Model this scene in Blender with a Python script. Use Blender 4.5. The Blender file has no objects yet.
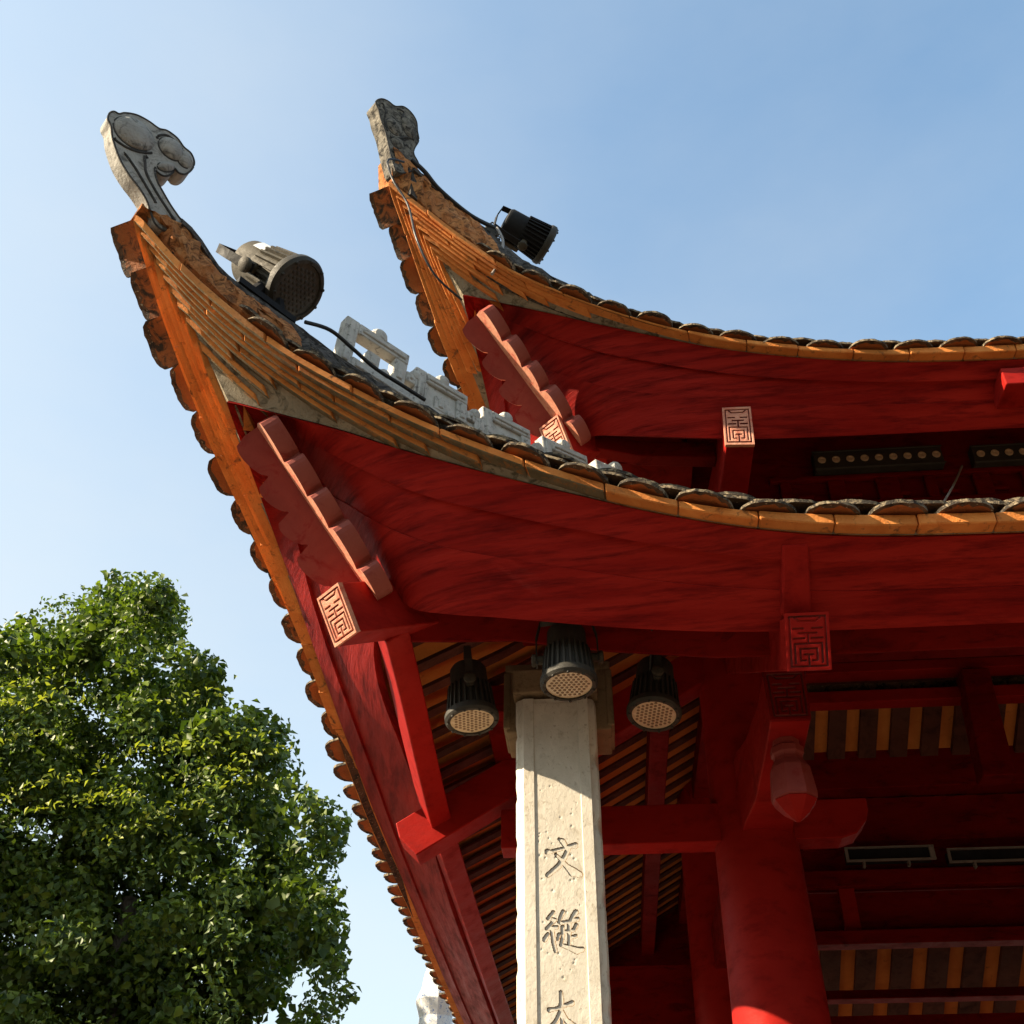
import bpy, math, random
import numpy as np
from mathutils import Vector, Matrix, Quaternion

random.seed(7)
RNG = np.random.default_rng(11)
scene = bpy.context.scene

# ------------------------------------------------------------------ camera
CAM = np.array([0.0, 0.0, 1.6])
FPX, PITCH, YAW = 1099.8, math.radians(38.08), math.radians(4.65)
cd = bpy.data.cameras.new("camera")
cd.sensor_width = 36.0
cd.lens = FPX / 1024 * 36.0
cd.clip_end = 2000
cam = bpy.data.objects.new("camera", cd)
cam.location = CAM
cam.rotation_euler = (math.pi / 2 + PITCH, 0, YAW)
scene.collection.objects.link(cam)
scene.camera = cam

# ------------------------------------------------------------------ world and sun
SUN = Vector((-0.80, -0.268, 0.528)).normalized()
w = bpy.data.worlds.new("World")
scene.world = w
w.use_nodes = True
nt = w.node_tree
nt.nodes.clear()
wo = nt.nodes.new("ShaderNodeOutputWorld")
bg = nt.nodes.new("ShaderNodeBackground")
sky = nt.nodes.new("ShaderNodeTexSky")
sky.sky_type = 'NISHITA'
sky.sun_disc = False
sky.sun_elevation = math.asin(SUN.z)
sky.sun_rotation = math.atan2(SUN.x, SUN.y)
sky.air_density = 1.0
sky.dust_density = 1.6
sky.ozone_density = 1.4
SKY_STRENGTH = 0.094
# thin high cloud: a soft pale veil laid over the sky by direction
tc = nt.nodes.new("ShaderNodeTexCoord")
mp = nt.nodes.new("ShaderNodeMapping")
mp.inputs["Scale"].default_value = (1.2, 1.2, 2.6)
nz = nt.nodes.new("ShaderNodeTexNoise")
nz.inputs["Scale"].default_value = 1.9
nz.inputs["Detail"].default_value = 7
nz.inputs["Roughness"].default_value = 0.55
dp = nt.nodes.new("ShaderNodeVectorMath")
dp.operation = 'DOT_PRODUCT'
dp.inputs[1].default_value = (-0.50, -0.40, -1.03)
ad = nt.nodes.new("ShaderNodeMath")
ad.operation = 'MULTIPLY_ADD'
ad.inputs[1].default_value = 0.5
ad2 = nt.nodes.new("ShaderNodeMath")
ad2.operation = 'ADD'
ad2.inputs[1].default_value = 0.95
mr = nt.nodes.new("ShaderNodeMapRange")
mr.inputs[1].default_value = -0.1
mr.inputs[2].default_value = 0.68
mr.inputs[4].default_value = 0.68
mx = nt.nodes.new("ShaderNodeMix")
mx.data_type = 'RGBA'
nt.links.new(tc.outputs["Generated"], mp.inputs["Vector"])
nt.links.new(tc.outputs["Generated"], dp.inputs[0])
nt.links.new(mp.outputs["Vector"], nz.inputs["Vector"])
nt.links.new(nz.outputs["Fac"], ad.inputs[0])
nt.links.new(dp.outputs["Value"], ad2.inputs[0])
nt.links.new(ad2.outputs[0], ad.inputs[2])
nt.links.new(ad.outputs[0], mr.inputs[0])
nt.links.new(mr.outputs[0], mx.inputs[0])
tint = nt.nodes.new("ShaderNodeMix")
tint.data_type = 'RGBA'
tint.blend_type = 'MULTIPLY'
tint.inputs[0].default_value = 1.0
tint.inputs[7].default_value = (1.02, 1.25, 1.20, 1)
nt.links.new(sky.outputs["Color"], tint.inputs[6])
nt.links.new(tint.outputs[2], mx.inputs[6])
mx.inputs[7].default_value = (3.2, 3.3, 3.2, 1)
nt.links.new(mx.outputs[2], bg.inputs["Color"])
bg.inputs["Strength"].default_value = SKY_STRENGTH
nt.links.new(bg.outputs["Background"], wo.inputs["Surface"])

sl = bpy.data.lights.new("sun", 'SUN')
sl.energy = 5.0
sl.angle = math.radians(0.5)
sl.color = (1.0, 0.83, 0.60)
so = bpy.data.objects.new("sun", sl)
so.rotation_euler = SUN.to_track_quat('Z', 'Y').to_euler()
so.location = (-20, -8, 20)
scene.collection.objects.link(so)

scene.view_settings.view_transform = 'Standard'
scene.view_settings.look = 'None'
scene.view_settings.exposure = 1.6
scene.view_settings.gamma = 1.0
scene.view_settings.use_curve_mapping = False
scene.cycles.max_bounces = 8
scene.cycles.diffuse_bounces = 5

# ------------------------------------------------------------------ pixel helper: a sight line cut with a plane of the place
_fw = np.array([-math.sin(YAW) * math.cos(PITCH), math.cos(YAW) * math.cos(PITCH), math.sin(PITCH)])
_rt = np.array([math.cos(YAW), math.sin(YAW), 0.0])
_up = np.cross(_rt, _fw)


def ray(x, y):
    return _fw + _rt * (x - 512) / FPX - _up * (y - 512) / FPX


def at(x, y, Y):
    d = ray(x, y)
    return CAM + d * ((Y - CAM[1]) / d[1])


# ------------------------------------------------------------------ materials
def nodes(name):
    m = bpy.data.materials.new(name)
    m.use_nodes = True
    n = m.node_tree.nodes
    b = n["Principled BSDF"]
    return m, m.node_tree, b


def noise(t, scale, detail=6, rough=0.6, vec=None, dist=0.0):
    n = t.nodes.new("ShaderNodeTexNoise")
    n.inputs["Scale"].default_value = scale
    n.inputs["Detail"].default_value = detail
    n.inputs["Roughness"].default_value = rough
    n.inputs["Distortion"].default_value = dist
    if vec is not None:
        t.links.new(vec, n.inputs["Vector"])
    return n


def ramp(t, fac, stops):
    r = t.nodes.new("ShaderNodeValToRGB")
    e = r.color_ramp.elements
    while len(e) < len(stops):
        e.new(0.5)
    for i, (p, c) in enumerate(stops):
        e[i].position = p
        e[i].color = (c[0], c[1], c[2], 1) if len(c) == 3 else c
    t.links.new(fac, r.inputs["Fac"])
    return r


def mixc(t, fac, a, b, blend='MIX'):
    m = t.nodes.new("ShaderNodeMix")
    m.data_type = 'RGBA'
    m.blend_type = blend
    for s, v in ((0, fac), (6, a), (7, b)):
        if isinstance(v, (int, float)):
            m.inputs[s].default_value = v
        elif isinstance(v, tuple):
            m.inputs[s].default_value = (*v, 1)
        else:
            t.links.new(v, m.inputs[s])
    return m.outputs[2]


def bump(t, b, h, strength, dist):
    n = t.nodes.new("ShaderNodeBump")
    n.inputs["Strength"].default_value = strength
    n.inputs["Distance"].default_value = dist
    t.links.new(h, n.inputs["Height"])
    t.links.new(n.outputs["Normal"], b.inputs["Normal"])


def objvec(t, scale=(1, 1, 1)):
    c = t.nodes.new("ShaderNodeTexCoord")
    m = t.nodes.new("ShaderNodeMapping")
    m.inputs["Scale"].default_value = scale
    t.links.new(c.outputs["Object"], m.inputs["Vector"])
    return m.outputs["Vector"]


def island(t):
    g = t.nodes.new("ShaderNodeNewGeometry")
    return g.outputs["Random Per Island"]


def weathered(name, c1, c2, stain, stain_at=(0.56, 0.7), scale=6.0, rough=0.7, bumps=0.4, stretch=(1, 1, 1), var=0.0, fleck=None, spec=0.3, dist=None, tint=None):
    m, t, b = nodes(name)
    v = objvec(t, stretch)
    n1 = noise(t, scale, 8, 0.62, v, 0.4 if dist is None else dist)
    col = ramp(t, n1.outputs["Fac"], [(0.3, c1), (0.7, c2)]).outputs["Color"]
    if var:
        r = ramp(t, island(t), [(0.0, (1 - var,) * 3), (1.0, (1 + var * 0.55, 1 + var * 0.4, 1 + var * 0.3))])
        col = mixc(t, 1.0, col, r.outputs["Color"], 'MULTIPLY')
    n2 = noise(t, scale * 2.3, 9, 0.68, v, 0.8 if dist is None else dist)
    f = ramp(t, n2.outputs["Fac"], [(stain_at[0], (0, 0, 0)), (stain_at[1], (1, 1, 1))])
    col = mixc(t, f.outputs["Color"], col, stain)
    if fleck:
        n4 = noise(t, scale * 9, 4, 0.6, v)
        f4 = ramp(t, n4.outputs["Fac"], [(0.62, (0, 0, 0)), (0.68, (1, 1, 1))])
        col = mixc(t, f4.outputs["Color"], col, fleck)
    t.links.new(col, b.inputs["Base Color"])
    n3 = noise(t, scale * 8, 8, 0.7, v)
    rr = ramp(t, n2.outputs["Fac"], [(0.3, (rough - 0.12,) * 3), (0.7, (min(1, rough + 0.15),) * 3)])
    t.links.new(rr.outputs["Color"], b.inputs["Roughness"])
    b.inputs["Specular IOR Level"].default_value = spec
    if tint:
        b.inputs["Specular Tint"].default_value = (*tint, 1)
    mm = t.nodes.new("ShaderNodeMath")
    mm.operation = 'ADD'
    t.links.new(n3.outputs["Fac"], mm.inputs[0])
    t.links.new(n1.outputs["Fac"], mm.inputs[1])
    bump(t, b, mm.outputs[0], bumps, 0.012)
    return m


M = {}
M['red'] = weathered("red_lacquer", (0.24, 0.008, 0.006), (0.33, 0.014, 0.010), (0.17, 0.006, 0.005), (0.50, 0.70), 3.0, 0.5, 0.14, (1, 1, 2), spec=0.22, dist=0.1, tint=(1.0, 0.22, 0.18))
M['red_board'] = weathered("red_painted_board", (0.20, 0.006, 0.005), (0.36, 0.019, 0.013), (0.11, 0.004, 0.004), (0.47, 0.66), 2.8, 0.5, 0.3, (.5, .5, 6), spec=0.22, dist=0.0, tint=(1.0, 0.22, 0.18))
M['red_pale'] = weathered("faded_sunlit_red_paint", (0.54, 0.20, 0.125), (0.64, 0.30, 0.19), (0.48, 0.09, 0.05), (0.50, 0.68), 8, 0.6, 0.35, spec=0.35)  # faded red, with the colour raised further for faces in the sun
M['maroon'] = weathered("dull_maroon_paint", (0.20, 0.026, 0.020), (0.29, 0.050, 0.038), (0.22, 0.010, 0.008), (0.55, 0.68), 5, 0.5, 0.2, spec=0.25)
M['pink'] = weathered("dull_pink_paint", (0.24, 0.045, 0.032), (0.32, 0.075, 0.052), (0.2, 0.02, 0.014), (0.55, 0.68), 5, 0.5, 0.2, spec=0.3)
M['red_shaded'] = weathered("shaded_red_paint", (0.12, 0.004, 0.003), (0.19, 0.007, 0.005), (0.06, 0.003, 0.003), (0.5, 0.7), 3, 0.6, 0.15, (1, 1, 3), spec=0.12, tint=(1.0, 0.22, 0.18))  # the red paint darkened to stand for shade under the roofs
M['brown'] = weathered("dark_wood", (0.06, 0.020, 0.011), (0.11, 0.037, 0.020), (0.035, 0.012, 0.008), (0.5, 0.7), 4, 0.7, 0.3)
M['brick'] = weathered("orange_brick", (0.60, 0.185, 0.038), (0.78, 0.31, 0.078), (0.13, 0.07, 0.035), (0.56, 0.70), 9, 0.8, 0.55, var=0.22, spec=0.2)
M['tile_under'] = weathered("orange_roof_tile", (0.50, 0.17, 0.045), (0.66, 0.28, 0.085), (0.20, 0.10, 0.045), (0.60, 0.72), 6, 0.8, 0.4, var=0.2, spec=0.2)
M['tile'] = weathered("weathered_roof_tile", (0.30, 0.11, 0.04), (0.44, 0.17, 0.06), (0.045, 0.036, 0.028), (0.47, 0.6), 9, 0.85, 0.7, var=0.35, spec=0.2)
M['tile_inner'] = weathered("warm_tile_underside", (0.52, 0.17, 0.036), (0.66, 0.25, 0.06), (0.30, 0.12, 0.04), (0.6, 0.74), 6, 0.85, 0.3, var=0.2, spec=0.1)
M['course_ledge'] = weathered("mossy_mortar_joint", (0.10, 0.085, 0.05), (0.20, 0.155, 0.09), (0.30, 0.14, 0.05), (0.52, 0.62), 12, 0.95, 0.8, spec=0.1)
M['tile_shade'] = weathered("shaded_orange_roof_tile", (0.30, 0.085, 0.026), (0.42, 0.14, 0.042), (0.10, 0.045, 0.025), (0.58, 0.75), 7, 0.85, 0.6, var=0.22, spec=0.15)  # orange tile made browner for the shade below the eave
M['tile_dark'] = weathered("lichen_roof_tile", (0.09, 0.06, 0.04), (0.20, 0.12, 0.07), (0.035, 0.03, 0.026), (0.5, 0.6), 9, 0.88, 0.9, var=0.4, fleck=(0.42, 0.36, 0.25), spec=0.2)
M['rim'] = weathered("lichened_tile_edge", (0.20, 0.16, 0.105), (0.36, 0.29, 0.19), (0.045, 0.037, 0.03), (0.42, 0.54), 18, 0.9, 0.9, var=0.3, spec=0.15)
M['mortar'] = weathered("grey_mortar", (0.26, 0.215, 0.15), (0.40, 0.33, 0.23), (0.10, 0.085, 0.055), (0.5, 0.64), 9, 0.92, 1.0, spec=0.15)
M['broken'] = weathered("broken_orange_mortar", (0.44, 0.14, 0.04), (0.70, 0.33, 0.13), (0.13, 0.06, 0.03), (0.48, 0.62), 12, 0.92, 1.4, spec=0.1)
M['ridge'] = weathered("blackened_lime_plaster", (0.045, 0.038, 0.032), (0.13, 0.115, 0.10), (0.022, 0.02, 0.018), (0.46, 0.6), 8, 0.9, 1.0, (1, 1, 1), fleck=(0.2, 0.18, 0.15), spec=0.15)
M['finial'] = weathered("weathered_lime_plaster", (0.24, 0.23, 0.215), (0.45, 0.43, 0.385), (0.07, 0.066, 0.06), (0.50, 0.68), 9, 0.85, 0.7, spec=0.15)
M['finial_old'] = weathered("old_stained_plaster", (0.11, 0.10, 0.085), (0.30, 0.27, 0.22), (0.03, 0.028, 0.026), (0.44, 0.60), 12, 0.9, 0.9, spec=0.12)
M['finial_dark'] = weathered("blackened_plaster_rim", (0.03, 0.03, 0.03), (0.09, 0.085, 0.08), (0.3, 0.29, 0.27), (0.62, 0.72), 14, 0.9, 0.7, spec=0.15)
M['white'] = weathered("white_plaster", (0.40, 0.385, 0.35), (0.60, 0.58, 0.53), (0.13, 0.12, 0.11), (0.54, 0.68), 14, 0.85, 0.5, spec=0.15)
M['stone'] = weathered("pale_carved_stone", (0.52, 0.48, 0.40), (0.66, 0.61, 0.52), (0.37, 0.32, 0.24), (0.54, 0.72), 9, 0.75, 0.2, stretch=(1.1, 1.1, .8), fleck=(0.42, 0.37, 0.29), spec=0.2)
M['stone_cap'] = weathered("ochre_stone", (0.20, 0.14, 0.08), (0.29, 0.21, 0.12), (0.10, 0.07, 0.045), (0.55, 0.7), 8, 0.8, 0.5, spec=0.2)
M['carved'] = weathered("brown_paint_in_carving", (0.13, 0.085, 0.045), (0.24, 0.165, 0.095), (0.07, 0.045, 0.03), (0.5, 0.66), 30, 0.85, 0.4, spec=0.2)
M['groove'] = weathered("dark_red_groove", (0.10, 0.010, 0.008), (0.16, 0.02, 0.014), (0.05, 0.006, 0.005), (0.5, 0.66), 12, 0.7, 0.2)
M['metal'] = weathered("dusty_black_metal", (0.028, 0.026, 0.021), (0.05, 0.045, 0.036), (0.06, 0.053, 0.04), (0.56, 0.72), 12, 0.6, 0.2, spec=0.25)
M['metal_dusty'] = weathered("khaki_dusty_metal", (0.042, 0.036, 0.025), (0.075, 0.064, 0.045), (0.022, 0.02, 0.016), (0.50, 0.68), 10, 0.65, 0.2, spec=0.2)
M['black'] = weathered("black_metal", (0.009, 0.009, 0.010), (0.02, 0.02, 0.021), (0.04, 0.037, 0.03), (0.63, 0.76), 9, 0.7, 0.15, spec=0.12)
M['steel'] = weathered("worn_zinc", (0.16, 0.15, 0.125), (0.24, 0.22, 0.19), (0.14, 0.12, 0.09), (0.55, 0.7), 14, 0.45, 0.2)
M['lens'] = weathered("frosted_lamp_glass", (0.52, 0.40, 0.25), (0.60, 0.47, 0.30), (0.40, 0.30, 0.18), (0.6, 0.75), 10, 0.25, 0.05, spec=0.5)
M['lens_dark'] = weathered("dark_lamp_glass", (0.03, 0.028, 0.025), (0.05, 0.046, 0.04), (0.07, 0.063, 0.05), (0.55, 0.7), 10, 0.25, 0.05, spec=0.5)
M['diode'] = weathered("lamp_diode", (0.17, 0.11, 0.06), (0.24, 0.16, 0.09), (0.1, 0.07, 0.04), (0.6, 0.75), 10, 0.3, 0.05)
M['paper'] = weathered("white_sticker", (0.7, 0.7, 0.68), (0.8, 0.8, 0.78), (0.5, 0.48, 0.44), (0.62, 0.75), 12, 0.6, 0.05)
M['cable'] = weathered("black_rubber", (0.012, 0.012, 0.012), (0.03, 0.028, 0.026), (0.10, 0.09, 0.07), (0.6, 0.72), 15, 0.5, 0.1)
M['cable_grey'] = weathered("grey_wire", (0.2, 0.18, 0.16), (0.3, 0.27, 0.24), (0.1, 0.09, 0.08), (0.6, 0.72), 15, 0.5, 0.1)
M['ground'] = weathered("brick_paving", (0.10, 0.08, 0.065), (0.15, 0.12, 0.095), (0.07, 0.055, 0.045), (0.55, 0.7), 2, 0.9, 0.3)
M['bark'] = weathered("grey_brown_bark", (0.07, 0.055, 0.04), (0.12, 0.095, 0.07), (0.04, 0.03, 0.022), (0.5, 0.66), 6, 0.95, 1.0, (1, 1, 0.3))
M['mosaic'] = weathered("broken_china_mosaic", (0.62, 0.62, 0.6), (0.75, 0.74, 0.7), (0.12, 0.22, 0.45), (0.56, 0.6), 14, 0.4, 0.5)


def leaf_mat(name, c1, c2, trans):
    m, t, b = nodes(name)
    r = ramp(t, island(t), [(0.0, c1), (0.6, tuple((x + y) / 2 for x, y in zip(c1, c2))), (1.0, c2)])
    t.links.new(r.outputs["Color"], b.inputs["Base Color"])
    b.inputs["Roughness"].default_value = 0.5
    b.inputs["Specular IOR Level"].default_value = 0.35
    tr = t.nodes.new("ShaderNodeBsdfTranslucent")
    c = mixc(t, 1.0, r.outputs["Color"], (1.5, 1.6, 0.6), 'MULTIPLY')
    t.links.new(c, tr.inputs["Color"])
    ms = t.nodes.new("ShaderNodeMixShader")
    ms.inputs[0].default_value = trans
    t.links.new(b.outputs[0], ms.inputs[1])
    t.links.new(tr.outputs[0], ms.inputs[2])
    out = t.nodes["Material Output"]
    t.links.new(ms.outputs[0], out.inputs["Surface"])
    return m


M['leaf'] = leaf_mat("broad_green_leaf", (0.024, 0.052, 0.009), (0.150, 0.205, 0.024), 0.27)
M['leaf_mid'] = leaf_mat("mid_green_leaf", (0.035, 0.068, 0.010), (0.125, 0.175, 0.024), 0.25)
M['leaf_light'] = leaf_mat("yellow_green_leaf", (0.12, 0.165, 0.022), (0.30, 0.31, 0.042), 0.33)


# ------------------------------------------------------------------ mesh builder
class MB:
    def __init__(s):
        s.v, s.f, s.mi = [], [], []

    def add(s, pts, faces, mat=0):
        o = len(s.v)
        s.v.extend([tuple(map(float, p)) for p in pts])
        for f in faces:
            s.f.append(tuple(i + o for i in f))
            s.mi.append(mat)

    def hexa(s, p, mat=0):
        # p: 4 bottom (ccw from above) then 4 top
        s.add(p, [(3, 2, 1, 0), (4, 5, 6, 7), (0, 1, 5, 4), (1, 2, 6, 5), (2, 3, 7, 6), (3, 0, 4, 7)], mat)

    def box(s, x0, x1, y0, y1, z0, z1, mat=0):
        s.hexa([(x0, y0, z0), (x1, y0, z0), (x1, y1, z0), (x0, y1, z0), (x0, y0, z1), (x1, y0, z1), (x1, y1, z1), (x0, y1, z1)], mat)

    def obox(s, c, ax, ay, az, sx, sy, sz, mat=0):
        c, ax, ay, az = map(np.asarray, (c, ax, ay, az))
        p = []
        for k in (-1, 1):
            for i, j in ((-1, -1), (1, -1), (1, 1), (-1, 1)):
                p.append(c + ax * sx / 2 * i + ay * sy / 2 * j + az * sz / 2 * k)
        s.hexa(p, mat)

    def sweep(s, sections, mat=0, closed=True, caps=True):
        # sections: list of rings (same count)
        n = len(sections[0])
        pts = [p for r in sections for p in r]
        fs = []
        for i in range(len(sections) - 1):
            for j in range(n if closed else n - 1):
                a, b = i * n + j, i * n + (j + 1) % n
                fs.append((a, b, b + n, a + n))
        if caps and closed:
            fs.append(tuple(range(n - 1, -1, -1)))
            k = (len(sections) - 1) * n
            fs.append(tuple(range(k, k + n)))
        s.add(pts, fs, mat)

    def tube(s, path, r, seg=8, mat=0):
        path = [np.asarray(p, float) for p in path]
        secs = []
        for i, p in enumerate(path):
            t = path[min(i + 1, len(path) - 1)] - path[max(i - 1, 0)]
            t = t / (np.linalg.norm(t) + 1e-9)
            a = np.cross(t, (0, 0, 1.0))
            if np.linalg.norm(a) < 1e-3:
                a = np.array([1.0, 0, 0])
            a /= np.linalg.norm(a)
            b = np.cross(t, a)
            rr = r[i] if hasattr(r, '__len__') else r
            secs.append([p + rr * (math.cos(k * 2 * math.pi / seg) * a + math.sin(k * 2 * math.pi / seg) * b) for k in range(seg)])
        s.sweep(secs, mat)

    def lathe(s, prof, seg=32, c=(0, 0, 0), mat=0, rot=0.0):
        secs = []
        for r, z in prof:
            secs.append([(c[0] + r * math.cos(rot + k * 2 * math.pi / seg), c[1] + r * math.sin(rot + k * 2 * math.pi / seg), c[2] + z) for k in range(seg)])
        s.sweep(secs, mat)

    def prism(s, outline, frame, th, mat=0, rim_mat=None):
        # outline 2D list in the frame (origin, u, v, n); extruded from 0 to -th along n
        o, u, v, n = map(np.asarray, frame)
        a = [o + u * p[0] + v * p[1] for p in outline]
        b = [q - n * th for q in a]
        k = len(a)
        s.add(a + b, [tuple(range(k)), tuple(range(2 * k - 1, k - 1, -1))], mat)
        s.add(a + b, [((i + 1) % k, i, i + k, (i + 1) % k + k) for i in range(k)], mat if rim_mat is None else rim_mat)

    def grid(s, P, mat=0, flip=False):
        P = np.asarray(P)
        n, m = P.shape[:2]
        fs = []
        for i in range(n - 1):
            for j in range(m - 1):
                q = (i * m + j, i * m + j + 1, (i + 1) * m + j + 1, (i + 1) * m + j)
                fs.append(q[::-1] if flip else q)
        s.add(P.reshape(-1, 3), fs, mat)

    def build(s, name, mats, parent=None, smooth=False, bevel=0.0, seg=2, local=False, ang=40):
        if not isinstance(mats, (list, tuple)):
            mats = [mats]
        V = np.array(s.v)
        c = np.zeros(3) if local else (V.min(0) + V.max(0)) / 2
        me = bpy.data.meshes.new(name)
        me.from_pydata([tuple(p) for p in (V - c)], [], s.f)
        for m in mats:
            me.materials.append(m)
        me.polygons.foreach_set("material_index", s.mi)
        if smooth:
            me.polygons.foreach_set("use_smooth", [True] * len(me.polygons))
            try:
                me.set_sharp_from_angle(angle=math.radians(ang))
            except Exception:
                pass
        me.update()
        o = bpy.data.objects.new(name, me)
        scene.collection.objects.link(o)
        off = Vector((0, 0, 0))
        if parent is not None:
            o.parent = parent
            if not local:
                q = parent
                while q is not None:
                    off += q.location
                    q = q.parent
        o.location = Vector(c) - off
        if bevel:
            bv = o.modifiers.new("bevel", 'BEVEL')
            bv.width = bevel
            bv.segments = seg
            bv.limit_method = 'ANGLE'
            bv.angle_limit = math.radians(50)
        return o


def thing(name, label, cat, loc=(0, 0, 0), group=None):
    o = bpy.data.objects.new(name, None)
    o.empty_display_size = 0.2
    scene.collection.objects.link(o)
    o.location = loc
    o['label'] = label
    o['category'] = cat
    if group:
        o['group'] = group
    return o


def tag(o, label, cat, group=None):
    o['label'] = label
    o['category'] = cat
    if group:
        o['group'] = group
    return o


def fix_normals(o):
    import bmesh
    bm = bmesh.new()
    bm.from_mesh(o.data)
    bmesh.ops.recalc_face_normals(bm, faces=bm.faces)
    bm.to_mesh(o.data)
    bm.free()


# ------------------------------------------------------------------ ground
g = MB()
N = 24
gp = np.zeros((N, N, 3))
xs = np.concatenate([np.linspace(-600, -30, 6), np.linspace(-20, 20, 12), np.linspace(30, 600, 6)])
for i in range(N):
    for j in range(N):
        gp[i, j] = (xs[j], xs[i], 0)
g.grid(gp)
gr = g.build("ground", M['ground'])
gr['kind'] = 'structure'

# ------------------------------------------------------------------ the pavilion: eave curves
XS, YF, O0, LS = -1.072, 2.9, 0.16, 2.104
DIA = YF - XS                      # the diagonal swap: X' = y - DIA, Y' = x + DIA


def tab(xs_, zs_):
    xs_, zs_ = np.array(xs_, float), np.array(zs_, float)

    def f(s):
        # smooth monotone cubic through the table
        s = float(min(max(s, xs_[0]), xs_[-1]))
        i = int(min(max(np.searchsorted(xs_, s) - 1, 0), len(xs_) - 2))
        d = np.diff(zs_) / np.diff(xs_)
        mm = np.concatenate([[d[0]], (d[:-1] + d[1:]) / 2, [d[-1]]])
        h = xs_[i + 1] - xs_[i]
        u = (s - xs_[i]) / h
        return ((2 * u ** 3 - 3 * u ** 2 + 1) * zs_[i] + (u ** 3 - 2 * u ** 2 + u) * h * mm[i]
                + (-2 * u ** 3 + 3 * u ** 2) * zs_[i + 1] + (u ** 3 - u ** 2) * h * mm[i + 1])
    return f


def osw(s):
    return O0 * max(0.0, 1 - s / LS) ** 2


class Tier:
    pass


lo, hi = Tier(), Tier()
lo.shift = np.array([0, 0, 0.0])
lo.zE = {'f': tab([0, .2, .4, .6, .8, 1, 1.2, 1.5, 1.8, 2.1, 2.5, 3, 12], [4.319, 4.26, 4.20, 4.122, 4.052, 3.984, 3.92, 3.826, 3.755, 3.713, 3.695, 3.692, 3.692]),
         's': tab([0, .2, .4, .7, 1, 1.5, 2, 3, 4, 5, 12], [4.319, 4.235, 4.158, 4.055, 3.955, 3.832, 3.768, 3.738, 3.712, 3.69, 3.69])}
lo.zT = tab([0, .1, .2, .4, .6, .8, 1, 1.2, 1.5, 1.8, 2.1, 2.5, 3, 12], [4.965, 4.79, 4.645, 4.42, 4.268, 4.145, 4.05, 3.966, 3.858, 3.79, 3.757, 3.738, 3.736, 3.736])
lo.zB = {'f': tab([-.95, -.68, -.6, -.47, -.3, -.09, .04, .37, .63, 1.5, 12], [3.86, 3.785, 3.70, 3.642, 3.605, 3.571, 3.556, 3.53, 3.521, 3.518, 3.518]),
         's': tab([-.95, -.7, -.47, .2, .7, 1.6, 3, 12], [3.86, 3.785, 3.735, 3.665, 3.615, 3.53, 3.518, 3.518])}
lo.len = {'f': 8.2, 's': 8.4}
lo.zin, lo.yin = 4.61, 1.75        # underside height at the inner column line
hi.shift = np.array([.692, .907, 0.0])
hi.zE = {k: tab([0, .2, .4, .6, .8, 1, 1.2, 1.5, 1.8, 2.1, 2.5, 3, 12], [5.869, 5.816, 5.762, 5.702, 5.642, 5.58, 5.522, 5.457, 5.41, 5.376, 5.356, 5.352, 5.352]) for k in 'fs'}
hi.zE['s'] = tab([0, .2, .4, .6, .8, 1, 1.2, 1.5, 1.8, 2.1, 2.5, 3, 12], [5.869, 5.81, 5.75, 5.69, 5.635, 5.58, 5.522, 5.457, 5.41, 5.376, 5.356, 5.352, 5.352])
hi.zT = tab([0, .1, .2, .3, .4, .5, .6, .8, 1, 1.2, 1.5, 1.8, 2.1, 2.5, 3, 12], [6.36, 6.235, 6.105, 5.99, 5.885, 5.815, 5.762, 5.675, 5.602, 5.55, 5.487, 5.438, 5.412, 5.398, 5.396, 5.396])
zb = tab([-1.7, -.68, -.5, -.35, -.1, .7, 12], [5.5, 5.31, 5.235, 5.195, 5.16, 5.15, 5.15])
hi.zB = {'f': zb, 's': zb}
hi.len = {'f': 7.0, 's': 4.6}
hi.zin, hi.yin = 5.86, 0.85


def Ept(t, s, k):
    return np.array([XS - O0 + s, YF - osw(s), t.zE[k](s)])


def Tpt(t, s, k):
    w_ = max(0.0, 1 - s / 1.5) ** 2
    d = t.zT(s)
    return np.array([XS - O0 + s - .35 * w_, YF - osw(s) - .045 - .305 * w_, d])


def Bpt(t, s, k):
    w_ = max(0.0, 1 - s / 1.25) ** 2
    x = XS - O0 + s + .545 * w_
    return np.array([x, YF - osw(s) + (.25 if k == 'f' else .285) + (.295 if k == 'f' else .26) * w_, t.zB[k](x + (0 if t is lo else 0))])


def W(t, p, k):
    p = np.asarray(p, float)
    if k == 's':
        p = np.array([p[1] - DIA, p[0] + DIA, p[2]])
    return p + t.shift


def samples(L, n=60, end=2.6):
    return list(np.linspace(0, end, n)) + list(np.linspace(end, L, 14)[1:])


pav = thing("pavilion", "red lacquered wooden pavilion with two tiers of upturned tiled eaves", "pavilion", (0.68, 4.65, 0))


def norm(v):
    v = np.asarray(v, float)
    return v / (np.linalg.norm(v) + 1e-12)


def in_prof(t, q):
    # underside of the roof, at q metres in from the straight eave line
    if t is lo:
        return np.interp(q, [0, .3, .7, 1.75, 3.0], [3.742, 3.80, 4.0, 4.61, 5.34])
    return np.interp(q, [0, .3, .84, 1.8], [5.402, 5.48, 5.84, 6.45])


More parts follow.
